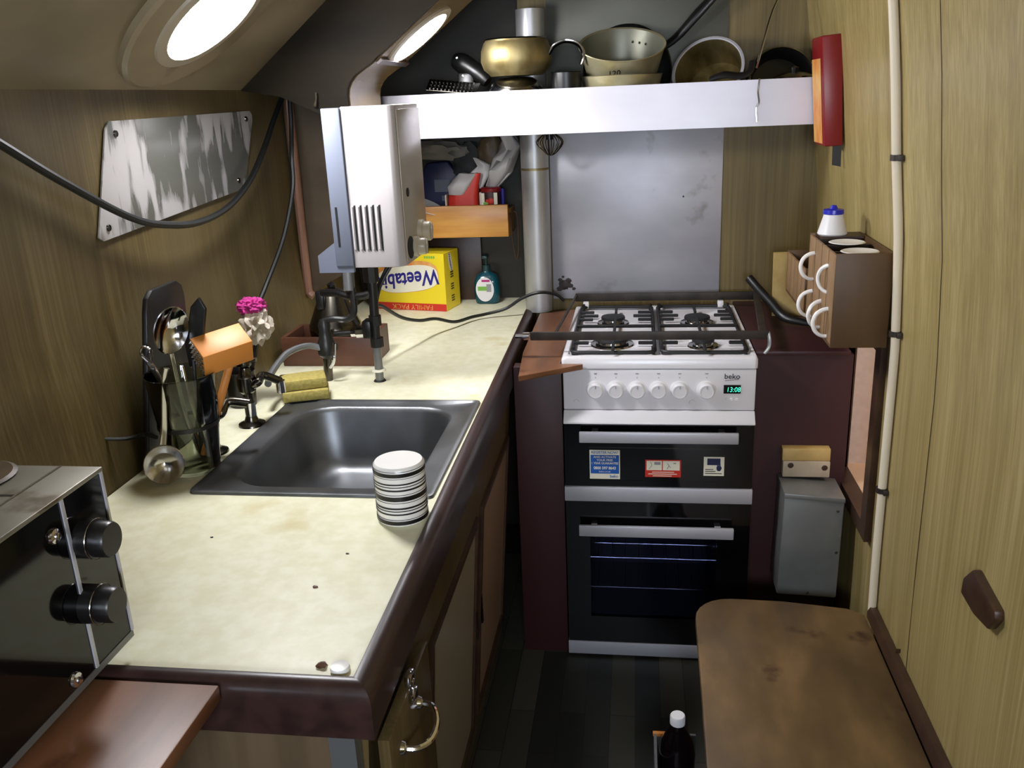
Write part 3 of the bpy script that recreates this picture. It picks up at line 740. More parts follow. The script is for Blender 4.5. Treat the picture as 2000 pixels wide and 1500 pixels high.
# ================================================================ CABLES
B().tube([(-.772, -1.10, 1.60), (-.775, -.95, 1.535), (-.772, -.80, 1.455), (-.765, -.62, 1.368), (-.760, -.50, 1.336), (-.760, -.36, 1.322), (-.765, -.20, 1.335), (-.770, -.05, 1.382),
          (-.770, .06, 1.45), (-.770, .15, 1.52), (-.772, .23, 1.575)], .0075, 8).build('cable', 'blacklead', label='thick black cable drooping across the left wall and over the scratched mirror', cat='cable')
B().tube([(-.745, .22, 1.58), (-.742, .20, 1.50), (-.735, .16, 1.42), (-.735, .14, 1.34), (-.745, .06, 1.22), (-.765, -.05, 1.11), (-.775, -.10, 1.06), (-.775, -.14, .98)], .0065, 8).build('cable', 'blacklead', label='black cable hanging down the left wall beside the partition panel', cat='cable')
B().tube([(-.41, -.05, 1.194), (-.43, -.06, 1.16), (-.46, -.07, 1.10), (-.475, -.04, 1.06), (-.470, .0, 1.045), (-.45, .10, .99), (-.425, .2, .955), (-.40, .3, .935), (-.36, .38, .905), (-.32, .46, .900), (-.28, .50, .90),
          (-.22, .52, .912), (-.165, .525, .945), (-.11, .525, .962), (-.06, .545, .950), (-.038, .57, .925)], .005, 8).build('cable', 'blacklead', label='thin black flex looping from the heater past the cereal box to the cooker', cat='cable')
B().tube([(-.39, -.08, 1.194), (-.41, -.09, 1.17), (-.435, -.10, 1.13), (-.448, -.10, 1.10), (-.456, -.11, 1.06)], .0045, 8).build('cable', 'blacklead', label='short black lead under the heater beside the upright pipe', cat='cable')

# mirror panel on the hull
b = B().prism([(-.794, -.683, 1.338), (-.794, -.60, 1.53), (-.794, -.585, 1.543), (-.794, .06, 1.549), (-.794, .075, 1.535), (-.794, -.02, 1.372), (-.794, -.04, 1.362), (-.794, -.67, 1.330)], (-.003, 0, 0))
mp_ = b.build('mirror', 'mirror', label='scratched mirror-like metal sheet screwed to the left wall', cat='mirror')
b = B()
for y, z in ((-.648, 1.352), (-.57, 1.52), (.03, 1.53), (-.06, 1.385)): b.lathe([(.007, 0), (.006, .003), (0, .004)], (-.794, y, z), (1, 0, 0), 14)
b.build('screws', 'darkchrome', mp_)
# small chrome clip on the beam
B().tube([(-.602, .032, 1.585), (-.602, .028, 1.57), (-.606, .025, 1.552)], [.004, .003, .006], 8).build('hook', 'chrome', label='small bright hook on the dark beam above the heater', cat='hook')

# ================================================================ BACK WALL ITEMS
B().box(-.078, .462, YB-.0045, YB-.0005, 1.462, 1.97, .0005).build('metal_sheet', 'upperalu', label='dull tarnished metal sheet on the back wall above the pan shelf', cat='sheet')
sp = B().box(-.078, .458, YB-.0045, YB-.0005, .912, 1.460, .0005).build('splashback', 'alu', label='grey metal splashback sheet behind the cooker', cat='splashback')
B().lathe([(.003, 0), (.003, .001), (0, .001)], (.34, YB-.0045, 1.235), (0, -1, 0), 10).build('nail', 'ink', sp)
b = B()
for x, z, r in ((-.040, .958, .017), (-.028, .972, .009), (-.055, .975, .006), (-.020, .955, .007), (-.045, .985, .004), (-.010, .945, .005), (-.058, .945, .008)): b.blob((x, YB-.0048, z), r, .3, 3, int(r*9000), (1.1, .05, .9))
b.build('scorch_marks', 'iron', sp, label='dark scorched corner')
fl = thing('flue_pipe', (-.122, .612, ZT), 'upright grey metal flue pipe standing left of the splashback', 'flue')
B().cyl((-.122, .612, ZT), (-.122, .612, 1.80), .0435, seg=36).build('tube', 'flue', fl)
B().lathe([(.0445, 0), (.0445, .006), (.0437, .007)], (-.122, .612, 1.335), seg=36, cap=False).build('joint_ring', 'brass', fl, label='rusty joint line')
# pan shelf
FZ0, FZ1, FY = 1.450, 1.572, .390
ps = thing('pan_shelf', (.05, .5, FZ0), 'long metal-faced shelf holding pans above the cooker', 'shelf')
b = B()
arc = [(-.515-.035*math.sin(a), FY+.06-.06*math.cos(a)) for a in (0, PI/8, PI/4, 3*PI/8, PI/2)]
o_ = [(.695, FY)] + arc; i_ = [(x+.004 if k else x, y+.004) for k, (x, y) in enumerate(o_)]
b.prism([(x, y, FZ0) for x, y in o_] + [(x, y, FZ0) for x, y in reversed(i_)], (0, 0, FZ1-FZ0))
b.build('fascia', 'fascia', ps, label='bright aluminium fascia')
B().box(-.54, .695, FY+.006, .565, FZ0+.002, FZ0+.014).box(-.54, -.17, .565, .79, FZ0+.002, FZ0+.014).box(-.075, .695, .565, .652, FZ0+.002, FZ0+.014).build('board', 'frame', ps)
B().tube([(.523, FY-.004, FZ1+.002), (.520, FY-.007, FZ1-.03), (.524, FY-.006, FZ1-.06), (.517, FY-.006, FZ1-.075), (.520, FY-.006, FZ0+.012)], .0028, 6).build('wire_tie', 'steel', ps, label='thin wire tie over the fascia')

# ---- pans
ZS = FZ0+.0145
def pan(name, loc, rot, label, cat='pan'): return thing(name, loc, label, cat, 'pans piled on the shelf', rot)
def vessel(r0, r1, h, th=.003, lip=.003): return [(r0*.9, 0), (r0, .006), (r1, h-.004), (r1+lip, h), (r1+lip*.3, h+.001), (r1-th, h-.002), (r0-th, .010), (r0*.85, .005), (0, .005)]
# black pan with lid at bottom left, brassy pot above
t = pan('saucepan', (-.155, .486, ZS), (0, 0, 0), 'black saucepan under the brass-coloured pot on the shelf')
B().lathe([(.078, 0), (.081, .004), (.083, .100), (0, .101)], (0, 0, 0), seg=40).build('body', 'panblack', t, local=True)
B().lathe([(.084, .101), (.083, .108), (.070, .130), (.05, .142), (0, .147)], (0, 0, 0), seg=40).build('lid', 'steel', t, local=True, label='domed shiny lid')
t = pan('stock_pot', (-.148, .460, ZS+.148), (.0, 0, 0), 'brass-coloured pot stacked on the black saucepan')
B().lathe([(.075, 0), (.080, .006), (.094, .018), (.102, .04), (.100, .068), (.092, .090), (.086, .096), (0, .0962)], (0, 0, 0), seg=44).build('body', 'brass', t, local=True)
B().lathe([(.087, .093), (.091, .096), (.087, .100)], (0, 0, 0), seg=44, cap=False).build('rim', 'steel', t, local=True)
t = pan('milk_pan', (-.006, .452, ZS), (0, 0, 0), 'narrow dark steel pan with looped handle beside the brass-coloured pot')
B().lathe([(.040, 0), (.042, .004), (.042, .150), (.044, .152), (.041, .152), (.039, .01), (0, .008)], (0, 0, 0), seg=32, cap=False).build('body', 'panblack', t, local=True)
B().tube([(-.045, -.02, .20), (-.028, -.03, .222), (.004, -.035, .232), (.038, -.03, .222), (.052, -.02, .195), (.044, -.015, .17)], [.005, .008, .009, .009, .008, .005], 10, flat=.5).build('handle', 'steel', t, local=True, label='bright looped handle')
# pale pan with big aluminium pan tipped in it
t = pan('mixing_bowl', (.150, .505, ZS), (0, 0, 0), 'pale enamel pan holding the tilted aluminium pan')
B().lathe([(.055, 0), (.075, .02), (.100, .07), (.116, .135), (.119, .137), (.113, .134), (.097, .072), (.070, .026), (0, .02)], (0, 0, 0), seg=44, cap=False).build('body', 'panalu', t, local=True)
t = pan('aluminium_pan', (.150, .540, ZS+.110), (.42, .0, .05), 'large aluminium pan tilted to show its riveted inside')
B().lathe([(.092, .03), (.102, .040), (.121, .118), (.125, .120), (.123, .122), (.118, .119), (.118, .1185)], (0, 0, 0), seg=48, cap=False).build('body', 'panalu', t, local=True)
B().lathe([(.118, .1185), (.100, .044), (.092, .034), (0, .034)], (0, 0, 0), seg=48, cap=False).build('inside', 'panin', t, local=True, label='dull grey inside')
b = B()
for a in (1.05, 1.25, 0.85): b.lathe([(.004, 0), (.003, .003), (0, .004)], (.110*math.cos(a), .110*math.sin(a), .085), (-math.cos(a), -math.sin(a), 0), 10)
b.build('rivets', 'steel', t, local=True)
B().text('120', (-.025, -.1175, .085), (1, .2, 0), (0, -.20, 1), .024, bold=.02).build('stamp', 'ink', t, local=True)
# black frying pan behind, handle up right
t = pan('frying_pan', (.165, .652, ZS+.150), (PI/2, 0, 0), 'black frying pan standing behind, handle pointing up and right')
B().lathe([(.100, 0), (.105, .002), (.130, .020), (.133, .020), (.129, .023), (.102, .006), (0, .005)], (0, 0, 0), seg=48, cap=False).build('body', 'panblack', t, local=True)
t2 = B().tube([(.262, .642, 1.672), (.31, .628, 1.702), (.372, .612, 1.765), (.45, .600, 1.842)], [.012, .014, .017, .013], 12, smooth=5, flat=.7)
t2.build('handle', 'blackplastic', t)
# steel saucepan lying on its side
t = pan('steel_saucepan', (.408, .535, ZS+.115), (1.05, .0, -.35), 'steel saucepan lying on its side with its open mouth to the front')
# opening along +z local -> toward camera: flip
B().lathe([(.0, -.072), (.085, -.072), (.092, -.066), (.097, .045), (.101, .048), (.101, .052), (.096, .052)], (0, 0, 0), seg=48, cap=False).build('body', 'steel', t, local=True)
B().lathe([(.096, .052), (.093, .044), (.088, -.062), (0, -.066)], (0, 0, 0), seg=48, cap=False).build('inside', 'brass', t, local=True, label='olive stained inside')
B().lathe([(.0965, .045), (.1025, .048), (.103, .053), (.097, .0545), (.0945, .051)], (0, 0, 0), seg=48, cap=False).build('rim', 'silver', t, local=True, label='bright thick rim')
B().tube([(.395, .425, 1.578), (.43, .405, 1.588), (.47, .395, 1.584), (.497, .393, 1.592), (.505, .41, 1.62)], [.010, .012, .011, .010, .009], 10, flat=.6).build('handle', 'blackplastic', t)
t = pan('grill_pan', (.607, .578, ZS+.098), (1.2, .0, .15), 'black pan propped at the right end of the shelf')
B().lathe([(.0, -.03), (.078, -.03), (.084, -.024), (.092, .022), (.095, .024), (.092, .026), (.086, .018), (.078, -.020), (0, -.022)], (0, 0, 0), seg=44, cap=False).build('body', 'panblack', t, local=True)
B().lathe([(.0935, .0225), (.0965, .024), (.0935, .0262)], (0, 0, 0), seg=44, cap=False).build('rim', 'steel', t, local=True)
B().tube([(.515, .40, 1.60), (.532, .42, 1.66), (.562, .47, 1.75), (.60, .50, 1.82)], .0035, 8, smooth=4).build('skewer', 'steel', label='thin steel skewer leaning up among the pans', cat='skewer')
t = pan('domed_cover', (.625, .458, ZS), (0, 0, 0), 'low domed steel cover at the right end of the shelf', 'cover')
B().lathe([(.058, 0), (.060, .10), (.056, .112), (.03, .122), (0, .124)], (0, 0, 0), seg=36).build('dome', 'darkchrome', t, local=True)
B().lathe([(.008, .122), (.012, .135), (0, .140)], (0, 0, 0), seg=16).build('knob', 'panblack', t, local=True)
# grater and black handle at left end
t = thing('cheese_grater', (-.33, .46, ZS), 'slotted steel grater lying at the left end of the shelf', 'grater')
GB = Matrix.Translation((-.335, .455, 1.590)) @ Euler((.35, .12, .1)).to_matrix().to_4x4()
B().box(-.075, .075, -.045, .045, -.0015, .0015, .001, 1, GB).build('plate', 'darkchrome', t)
b = B()
for i in range(12):
    for j in range(3):
        b.box(-.066+i*.011, -.0625+i*.011, -.036+j*.026, -.016+j*.026, .0015, .0045, 0, 1, GB)
b.build('teeth', 'steel', t)
B().box(-.41, -.26, .42, .50, ZS, 1.565, .004).build('tin', 'panblack', label='black tin on the shelf under the grater', cat='tin')
t = thing('hand_blender', (-.27, .55, 1.60), 'black appliance with chrome buttons behind the grater', 'appliance')
B().tube([(-.345, .56, 1.665), (-.32, .55, 1.655), (-.275, .54, 1.625), (-.245, .53, 1.60)], [.022, .030, .026, .016], 14).box(-.335, -.285, .52, .59, ZS, 1.63, .008).build('body', 'panblack', t)
B().lathe([(.005, 0), (.004, .003), (0, .004)], (-.335, .530, 1.672), (0, -1, 0), 12).lathe([(.005, 0), (.004, .003), (0, .004)], (-.318, .522, 1.62), (0, -1, 0), 12).build('buttons', 'chrome', t)

# ---- wire whisk under the shelf
t = thing('balloon_whisk', (-.085, .50, FZ0), 'balloon whisk of dark wire hanging under the shelf in front of the flue', 'whisk')
b = B()
for k in range(7):
    a = PI*k/7; c0 = Vector((-.062, .50, 1.45)); r = .030
    pts = [c0+Vector((math.cos(a)*r*math.sin(u*PI)*.9, math.sin(a)*r*math.sin(u*PI)*.9, -.055*math.sin(u*PI/1.0)**.6 if 0 < u < 1 else 0)) for u in (0, .15, .35, .5)]
    pts2 = [c0+Vector((-math.cos(a)*r*math.sin(u*PI)*.9, -math.sin(a)*r*math.sin(u*PI)*.9, -.055*math.sin(u*PI)**.6 if 0 < u < 1 else 0)) for u in (.5, .35, .15, 0)]
    q = [c0+Vector((math.cos(a)*.012, math.sin(a)*.012, .0)), c0+Vector((math.cos(a)*.040, math.sin(a)*.040, -.026)), c0+Vector((math.cos(a)*.022, math.sin(a)*.022, -.055)), c0+Vector((0, 0, -.066)),
         c0+Vector((-math.cos(a)*.022, -math.sin(a)*.022, -.050)), c0+Vector((-math.cos(a)*.040, -math.sin(a)*.040, -.026)), c0+Vector((-math.cos(a)*.012, -math.sin(a)*.012, 0))]
    b.tube(q, .0014, 5, smooth=4)
b.build('wires', 'darkchrome', t)
B().cyl((-.062, .50, 1.43), (-.062, .50, 1.4515), .012, seg=12).build('handle', 'blackplastic', t)

# ---- wooden shelf left of flue
SHX0, SHX1, SHY, SHZ0, SHZ1 = -.76, -.215, .622, 1.126, 1.228
ws = thing('wooden_shelf', (-.45, .7, SHZ0), 'small varnished pine shelf box above the cereal box', 'shelf')
B().box(SHX0, SHX1, SHY, SHY+.018, SHZ0, SHZ1, .002).build('front_board', 'pine', ws)
B().box(SHX1-.014, SHX1, SHY+.018, .795, SHZ0, SHZ1-.02, .001).build('end_board', 'pine', ws)
B().box(SHX0, SHX1-.014, SHY+.018, .795, SHZ0, SHZ0+.05).build('base_board', 'frame', ws)
ZI = SHZ0+.0505
# items
def rimbox(b, pts, y0, y1, bev=.004): b.prism([(x, y0, z) for x, z in pts], (0, y1-y0, 0), bev)
t = thing('sugar_bag', (-.36, .68, ZI), 'red and white paper sugar bag with crumpled open top on the pine shelf', 'bag')
from mathutils import noise as mnoise
def bag(prof_rings, m, name, parent, jit=.006, seed=1, cap=True, n=28):
    """prof_rings: (cx, cy, z, hx, hy, tiltx)"""
    rings = []
    for (x, y, z, hx_, hy_) in prof_rings:
        ring = []
        for i in range(n):
            a = 2*PI*i/n
            ca, sa = math.cos(a), math.sin(a)
            px = x+hx_*math.copysign(abs(ca)**.6, ca); py = y+hy_*math.copysign(abs(sa)**.6, sa)
            k = jit*mnoise.noise(Vector((px*40+seed*5, py*40, z*40)))*2
            ring.append((px+k*ca, py+k*sa, z+k*.5))
        rings.append(ring)
    b = B(); b.loft(rings, cap, cap); return b.build(name, m, parent, sharp=50)
bag([(-.365, .668, ZI, .052, .024), (-.365, .668, ZI+.03, .054, .025), (-.362, .668, ZI+.075, .048, .024), (-.350, .67, ZI+.115, .040, .020), (-.338, .672, ZI+.148, .032, .014)], 'red', 'red_wrap', t, .004, 2)
bag([(-.385, .655, ZI+.085, .026, .016), (-.378, .655, ZI+.110, .036, .016), (-.360, .657, ZI+.135, .036, .014), (-.345, .665, ZI+.150, .030, .010)], 'film', 'white_wrap', t, .005, 3)
bag([(-.33, .690, ZI+.10, .030, .012), (-.315, .695, ZI+.14, .034, .010), (-.30, .70, ZI+.17, .022, .006), (-.325, .70, ZI+.195, .006, .003)], 'film', 'open_top', t, .006, 4)
B().text('Granulated', (-.366, .6415, ZI+.030), (1, 0, -.12), (.12, .0, 1), .0175, bold=.01).build('lettering', 'cream', t)
B().box(-.4225, -.4185, .645, .69, ZI, ZI+.085, .001).box(-.3085, -.3045, .645, .69, ZI, ZI+.09, .001).build('side_edges', 'cream', t)
t = thing('food_jar', (-.272, .675, ZI), 'tomato sauce tin with dark red top beside the sugar bag', 'jar')
jc = (-.275, .676, ZI)
B().lathe([(.031, 0), (.032, .003), (.032, .096), (0, .0965)], jc, seg=32).build('body', 'blockpale', t)
B().lathe([(.0322, .004), (.0326, .005), (.0326, .088), (.0322, .09)], jc, seg=32, cap=False).build('label_wrap', 'redp', t)
B().lathe([(.033, .090), (.034, .092), (.034, .100), (.030, .104), (0, .104)], jc, seg=32).build('lid', 'firered', t)
b = B().box(-.303, -.292, .6425, .6430, ZI+.02, ZI+.088).box(-.262, -.2505, .6455, .6462, ZI+.02, ZI+.088); b.build('white_strips', 'cream', t)
B().blob((-.272, .6425, ZI+.062), .010, .1, 2, 2, (1, .3, 1)).blob((-.283, .6425, ZI+.062), .006, .1, 2, 2, (1, .3, 1)).build('tomato_print', 'red', t)
B().blob((-.288, .6425, ZI+.055), .006, .1, 2, 2, (1.4, .3, .8)).build('leaf_print', 'green', t)
B().cyl((-.236, .672, ZI), (-.236, .672, ZI+.098), .0065, seg=20).build('slim_tube', 'blue', None, label='slim blue tube standing right of the sauce tin', cat='tube')
pk = B().prism([(-.4, .752, ZI), (-.52, .752, ZI), (-.53, .752, ZI+.13), (-.50, .752, ZI+.18), (-.43, .752, ZI+.185), (-.39, .752, ZI+.13)], (0, .04, 0), .008)
pk = pk.build('packet', 'navy', label='dark blue packet standing behind the plate on the pine shelf', cat='packet')
B().box(-.478, -.425, .7505, .752, ZI+.085, ZI+.125).box(-.455, -.410, .7505, .752, ZI+.055, ZI+.072).build('label_panel', 'bluegrey', pk, label='pale blue-grey label')
B().blob((-.455, .700, 1.400), .06, .25, 3, 4, (1.6, .5, .5)).build('cloth_bundle', 'clothgrey', label='grey bundle stuffed above the dark blue packet', cat='bundle') 
B().blob((-.360, .762, 1.345), .055, .22, 3, 9, (.9, .45, 1.3)).build('cloth_bundle', 'clothdark', label='dark bundle hanging between the packet and brown paper', cat='bundle')
B().blob((-.280, .752, 1.375), .058, .12, 3, 6, (.8, .4, 1.1)).build('paper_bag', 'endwood', label='brown paper bag hanging under the pan shelf', cat='bag')
bag([(-.268, .69, ZI+.105, .022, .018), (-.245, .69, ZI+.15, .046, .022), (-.225, .69, ZI+.19, .036, .022), (-.205, .685, ZI+.225, .030, .02), (-.215, .685, ZI+.262, .030, .014)], 'film', 'carrier_bag', None, .016, 8)
tag(bpy.data.objects['carrier_bag'], 'crumpled white plastic bag hanging left of the flue pipe', 'bag')
t = B().lathe([(.0, 0), (.03, .0), (.07, .012), (.074, .014), (.07, .0155), (.03, .004), (0, .004)], (0, 0, 0), seg=40).build('plate', 'white2', label='white plate tilted at the left of the pine shelf', cat='plate')
t.location = (-.502, .678, ZI+.036); t.rotation_euler = (.1, .42, 0)
B().tube([(-.212, .64, 1.20), (-.206, .64, 1.13), (-.200, .64, 1.07), (-.192, .64, 1.05), (-.186, .64, 1.09), (-.186, .64, 1.19), (-.198, .64, 1.205)], .0028, 6).build('elastic_loop', 'frame', label='dark loop of string hanging from the pine shelf end', cat='string')

# ---- cereal box
L0 = Vector((-.699, .655, ZT+.0008)); fd = Vector((.978, -.208, 0)).normalized(); sd_ = Vector((.208, .978, 0)).normalized(); fn = -sd_
BW, BD, BH = .275, .118, .192
cbx = thing('cereal_box', L0, 'yellow family pack cereal box standing upside down on the worktop', 'box')
b = B().prism([L0, L0+fd*BW, L0+fd*BW+sd_*BD, L0+sd_*BD], (0, 0, BH), .0008, 1); b.build('carton', 'yellow', cbx)
def on_front(u, v, e=.0006): return L0+fd*u+Z_*v+fn*e
def on_side(u, v, e=.0006): return L0+fd*(BW+e)+sd_*u+Z_*v
def oval(b, f, cu, cv, ru, rv, e, n=36, tilt=0.):
    t = bmesh.new(); vs_ = []
    for i in range(n):
        a = 2*PI*i/n; x = ru*math.copysign(abs(math.cos(a))**.7, math.cos(a)); y = rv*math.copysign(abs(math.sin(a))**.7, math.sin(a))
        vs_.append(t.verts.new(f(cu+x*math.cos(tilt)-y*math.sin(tilt), cv+x*math.sin(tilt)+y*math.cos(tilt), e)))
    t.faces.new(vs_); b._merge(t)
b = B(); b.quad(on_front(.0, .0), on_front(BW, .0), on_front(BW, .024), on_front(.0, .024)); b.build('red_band', 'red', cbx)
b = B(); oval(b, on_front, .136, .112, .118, .052, .0006, tilt=.12); b.build('orange_oval', 'orange', cbx)
b = B(); oval(b, on_front, .138, .106, .114, .044, .0010, tilt=.12); b.build('white_oval', 'cream', cbx)
b = B(); b.text('Weetabix', on_front(.140, .106, .0014), -fd-Z_*.12, -Z_+fd*.12, .070, shear=.15, bold=.022, sx=.84); b.build('logo_lettering', 'blue', cbx)
b = B(); b.text('FAMILY PACK', on_front(.150, .0115, .0012), -fd, -Z_, .024, sx=1.05); b.build('pack_lettering', 'orange', cbx)
b = B()
for k in range(5): b.quad(on_front(.205+k*.008, .176), on_front(.211+k*.008, .176), on_front(.211+k*.008, .184), on_front(.205+k*.008, .184))
b.build('traffic_marks', 'green', cbx)
b = B(); oval(b, on_side, .050, .158, .014, .032, .0006, tilt=.25); b.build('side_oval', 'cream', cbx)
b = B(); b.text('Weetabix', on_side(.050, .158, .001), Z_*-1+sd_*.25, sd_*1+Z_*.25, .016, bold=.02); b.build('side_lettering', 'blue', cbx)
b = B()
for k in range(3):
    for j in range(3): b.quad(on_side(.045, .025+k*.04+j*.008), on_side(.070, .025+k*.04+j*.008), on_side(.070, .029+k*.04+j*.008), on_side(.045, .029+k*.04+j*.008))
b.build('side_print', 'ink', cbx)
B().box(-.53, -.335, .775, .798, ZT+.0005, 1.108, .002).build('brown_box', 'frame', label='dark brown box behind the yellow cereal box', cat='box')

# ---- soap dispenser
sx_, sy_ = -.312, .725
t = thing('soap_dispenser', (sx_, sy_, ZT), 'teal pump soap bottle beside the yellow cereal box', 'bottle')
b = B(); b.loft([rrect(sx_, sy_, a, c_2, min(a, c_2)*.8, ZT+z) for a, c_2, z in ((.034, .020, .0008), (.040, .024, .006), (.044, .026, .04), (.042, .025, .075), (.033, .021, .098), (.014, .013, .108), (.013, .012, .114))], True, True)
b.build('bottle', 'teal', t)
B().cyl((sx_, sy_, ZT+.112), (sx_, sy_, ZT+.132), .014).cyl((sx_, sy_, ZT+.13), (sx_, sy_, ZT+.158), .005).box(sx_-.010, sx_+.010, sy_-.032, sy_+.008, ZT+.156, ZT+.167, .004).build('pump', 'tealdark', t)
b = B(); o = []
t2 = bmesh.new(); t2.faces.new([t2.verts.new((sx_-.004+.031*math.cos(2*PI*i/28), sy_-.0268, ZT+.052+.042*math.sin(2*PI*i/28))) for i in range(28)]); b._merge(t2)
lb = b.build('label', 'whitep', t)
B().box(sx_-.028, sx_+.004, sy_-.0276, sy_-.0270, ZT+.048, ZT+.062).build('green_stripe', 'green', lb)
B().box(sx_-.014, sx_+.014, sy_-.0276, sy_-.0270, ZT+.078, ZT+.085).build('pink_stripe', 'pink', lb)
B().box(sx_+.002, sx_+.018, sy_-.0280, sy_-.0271, ZT+.044, ZT+.070).build('grey_block', 'greyp', lb)

# ================================================================ COOKER
ck = thing('gas_cooker', (.25, .30, 0), 'white and black free-standing gas cooker with four burners and twin ovens', 'cooker')
W0, W1 = .003, .497
b = B().box(W0, W1, .002, .585, .505, .872).box(W0, W0+.02, .03, .585, .05, .505).box(W1-.02, W1, .03, .585, .05, .505).box(W0+.02, W1-.02, .50, .585, .05, .505).box(W0+.02, W1-.02, .03, .5, .05, .10)
b.build('body', 'blackplastic', ck)
# hob
b = B(); hz = .902
b.loft([rrect(.25, .290, .2505, .297, .010, .874), rrect(.25, .290, .2505, .297, .010, .897), rrect(.25, .290, .247, .2935, .010, hz), rrect(.25, .292, .236, .272, .020, hz), rrect(.25, .292, .232, .268, .022, hz-.006), rrect(.25, .292, .02, .02, .0199, hz-.007)], True, True)
b.build('hob_plate', 'white', ck, sharp=50)
for x in (.035, .455):
    B().box(x-.009, x+.009, .549, .567, hz, hz+.020, .002).build('lid_hinge', 'whitep', ck)
HZ = hz-.006
for (x, y, r) in ((.125, .385, .036), (.372, .380, .038), (.128, .150, .048), (.372, .130, .030)):
    bu = B().lathe([(r+.012, 0), (r+.010, .004), (r*.9, .006), (r*.86, .013), (0, .013)], (x, y, HZ), seg=32).build('burner', 'steel', ck)
    B().lathe([(r*.98, .0132), (r, .016), (r*.96, .021), (r*.6, .023), (0, .023)], (x, y, HZ), seg=32).build('burner_cap', 'cast', bu)
def bar(b, p, q, wd=.0055, h=.008):
    p, q = Vector(p), Vector(q); d = (q-p).normalized(); s2 = d.cross(Z_).normalized()*wd
    b.prism([p-s2, p+s2, q+s2, q-s2], (0, 0, h), .0015, 1)
for (x0, x1) in ((.020, .246), (.256, .482)):
    b = B(); y0, y1 = .032, .555; z = HZ+.022
    ring = rrect((x0+x1)/2, (y0+y1)/2, (x1-x0)/2-.004, (y1-y0)/2, .022, HZ+.010, 5)
    b.tube(ring, .0055, 8, smooth=0, closed=True)
    cx_ = (x0+x1)/2
    bar(b, (x0+.004, .262, z-.004), (x1-.004, .262, z-.004))
    for yy in (.130, .385):
        for s in (-1, 1):
            bar(b, (cx_+s*.105, yy, z-.004), (cx_+s*.052, yy, z-.004)); bar(b, (cx_, yy+s*.12, z-.004), (cx_, yy+s*.034, z-.004), .004)
        for s in (-1, 1):
            for e in (-.045, .045): bar(b, (cx_+s*.105, yy+e, z-.004), (cx_+s*.066, yy+e, z-.004))
    for xx in (x0+.008, x1-.008):
        for yy in (.05, .54): b.cyl((xx, yy, HZ), (xx, yy, z), .005, seg=8)
    b.build('pan_support', 'cast', ck)
# control panel
b = B().prism([(W0, -.001, .7585), (W0, -.004, .8705), (W0, .03, .8735), (W0, .03, .7585)], (W1-W0, 0, 0), .003); cpn = b.build('control_panel', 'white', ck)
B().box(W0, W1, .0, .02, .8705, .8745).build('shadow_gap', 'greyp', ck)
def fy(z): return -.0045+.0005
for k, x in enumerate((.088, .141, .196, .251, .305, .373)):
    kn = B().lathe([(.025, 0), (.0245, .003), (.0215, .005), (.0205, .019), (.0185, .022), (.016, .0225), (.0155, .0215), (0, .0215)], (x, -.002, .816), (0, -1, 0), 36).build('knob', 'whitep', ck)
    B().box(x-.0008, x+.0008, -.0252, -.0232, .824, .832).build('pointer', 'greyp', kn)
b = B()
for x in (.088, .141, .196, .251, .305, .373):
    b.box(x-.0012, x+.0012, -.0046, -.0036, .8475, .8495).box(x-.004, x+.004, -.0046, -.0036, .858, .8605)
b.build('printed_marks', 'greyp', cpn)
for x, z, r in ((.037, .781, .0075), (.338, .780, .0085)):
    B().lathe([(r, 0), (r*.9, .005), (0, .006)], (x, -.001, z), (0, -1, 0), 20).build('button', 'whitep', ck)
for x in (.425, .438, .451):
    B().lathe([(.0045, 0), (.004, .003), (0, .0035)], (x, -.001, .789), (0, -1, 0), 16).build('timer_button', 'whitep', ck)
ds = B().box(.4165, .4595, -.0052, -.002, .806, .829).build('clock_display', 'blackgloss', ck)
B().text('13:08', (.441, -.0060, .8165), X_, Z_, .0185, shear=.12, bold=.0, sx=.88).build('clock_digits', 'digits', ds)
b = B().text('beko', (.437, -.0052, .852), X_, Z_, .019, bold=.012, sx=1.05)
b.prism([(.419, -.0052, .8405), (.419, -.0052, .8415), (.4545, -.0052, .8450), (.4545, -.0052, .8440)], (0, .0005, 0)); b.build('brand_lettering', 'ink', cpn)
# drip ledge
b = B().prism([(W0, .01, .7575), (W0, -.006, .7575), (W0, -.030, .7320), (W0, -.030, .7275), (W0, .01, .7275)], (W1-W0, 0, 0), .002); b.build('drip_ledge', 'white', ck)
# grill door
def door(z0, z1, wz0, wz1, name):
    b = B(); y0, y1 = -.012, .002; wx0, wx1 = .068, .412
    b.box(W0, W1, y0, y1, z0, wz0).box(W0, W1, y0, y1, wz1, z1).box(W0, wx0, y0, y1, wz0, wz1).box(wx1, W1, y0, y1, wz0, wz1)
    d = b.build(name, 'blackgloss', ck)
    return d, wx0, wx1
gd, a0, a1 = door(.542, .7265, .56, .656, 'grill_door')
B().box(a0, a1, -.0115, .001, .56, .656).build('window', 'blackgloss', gd)
B().box(a0, a1, -.0126, -.0118, .6535, .6555).build('window_edge', 'darkchrome', gd)  # metal strip stands in for the thin reflection along the window top
def handle(par, x0, x1, z0, z1):
    b = B().box(x0, x1, -.044, -.034, z0, z1, .002)
    for x in (x0+.04, x1-.04): b.box(x-.008, x+.008, -.035, -.011, z0+.008, z1-.008)
    return b.build('handle', 'silver', par)
handle(gd, .045, .455, .680, .710)
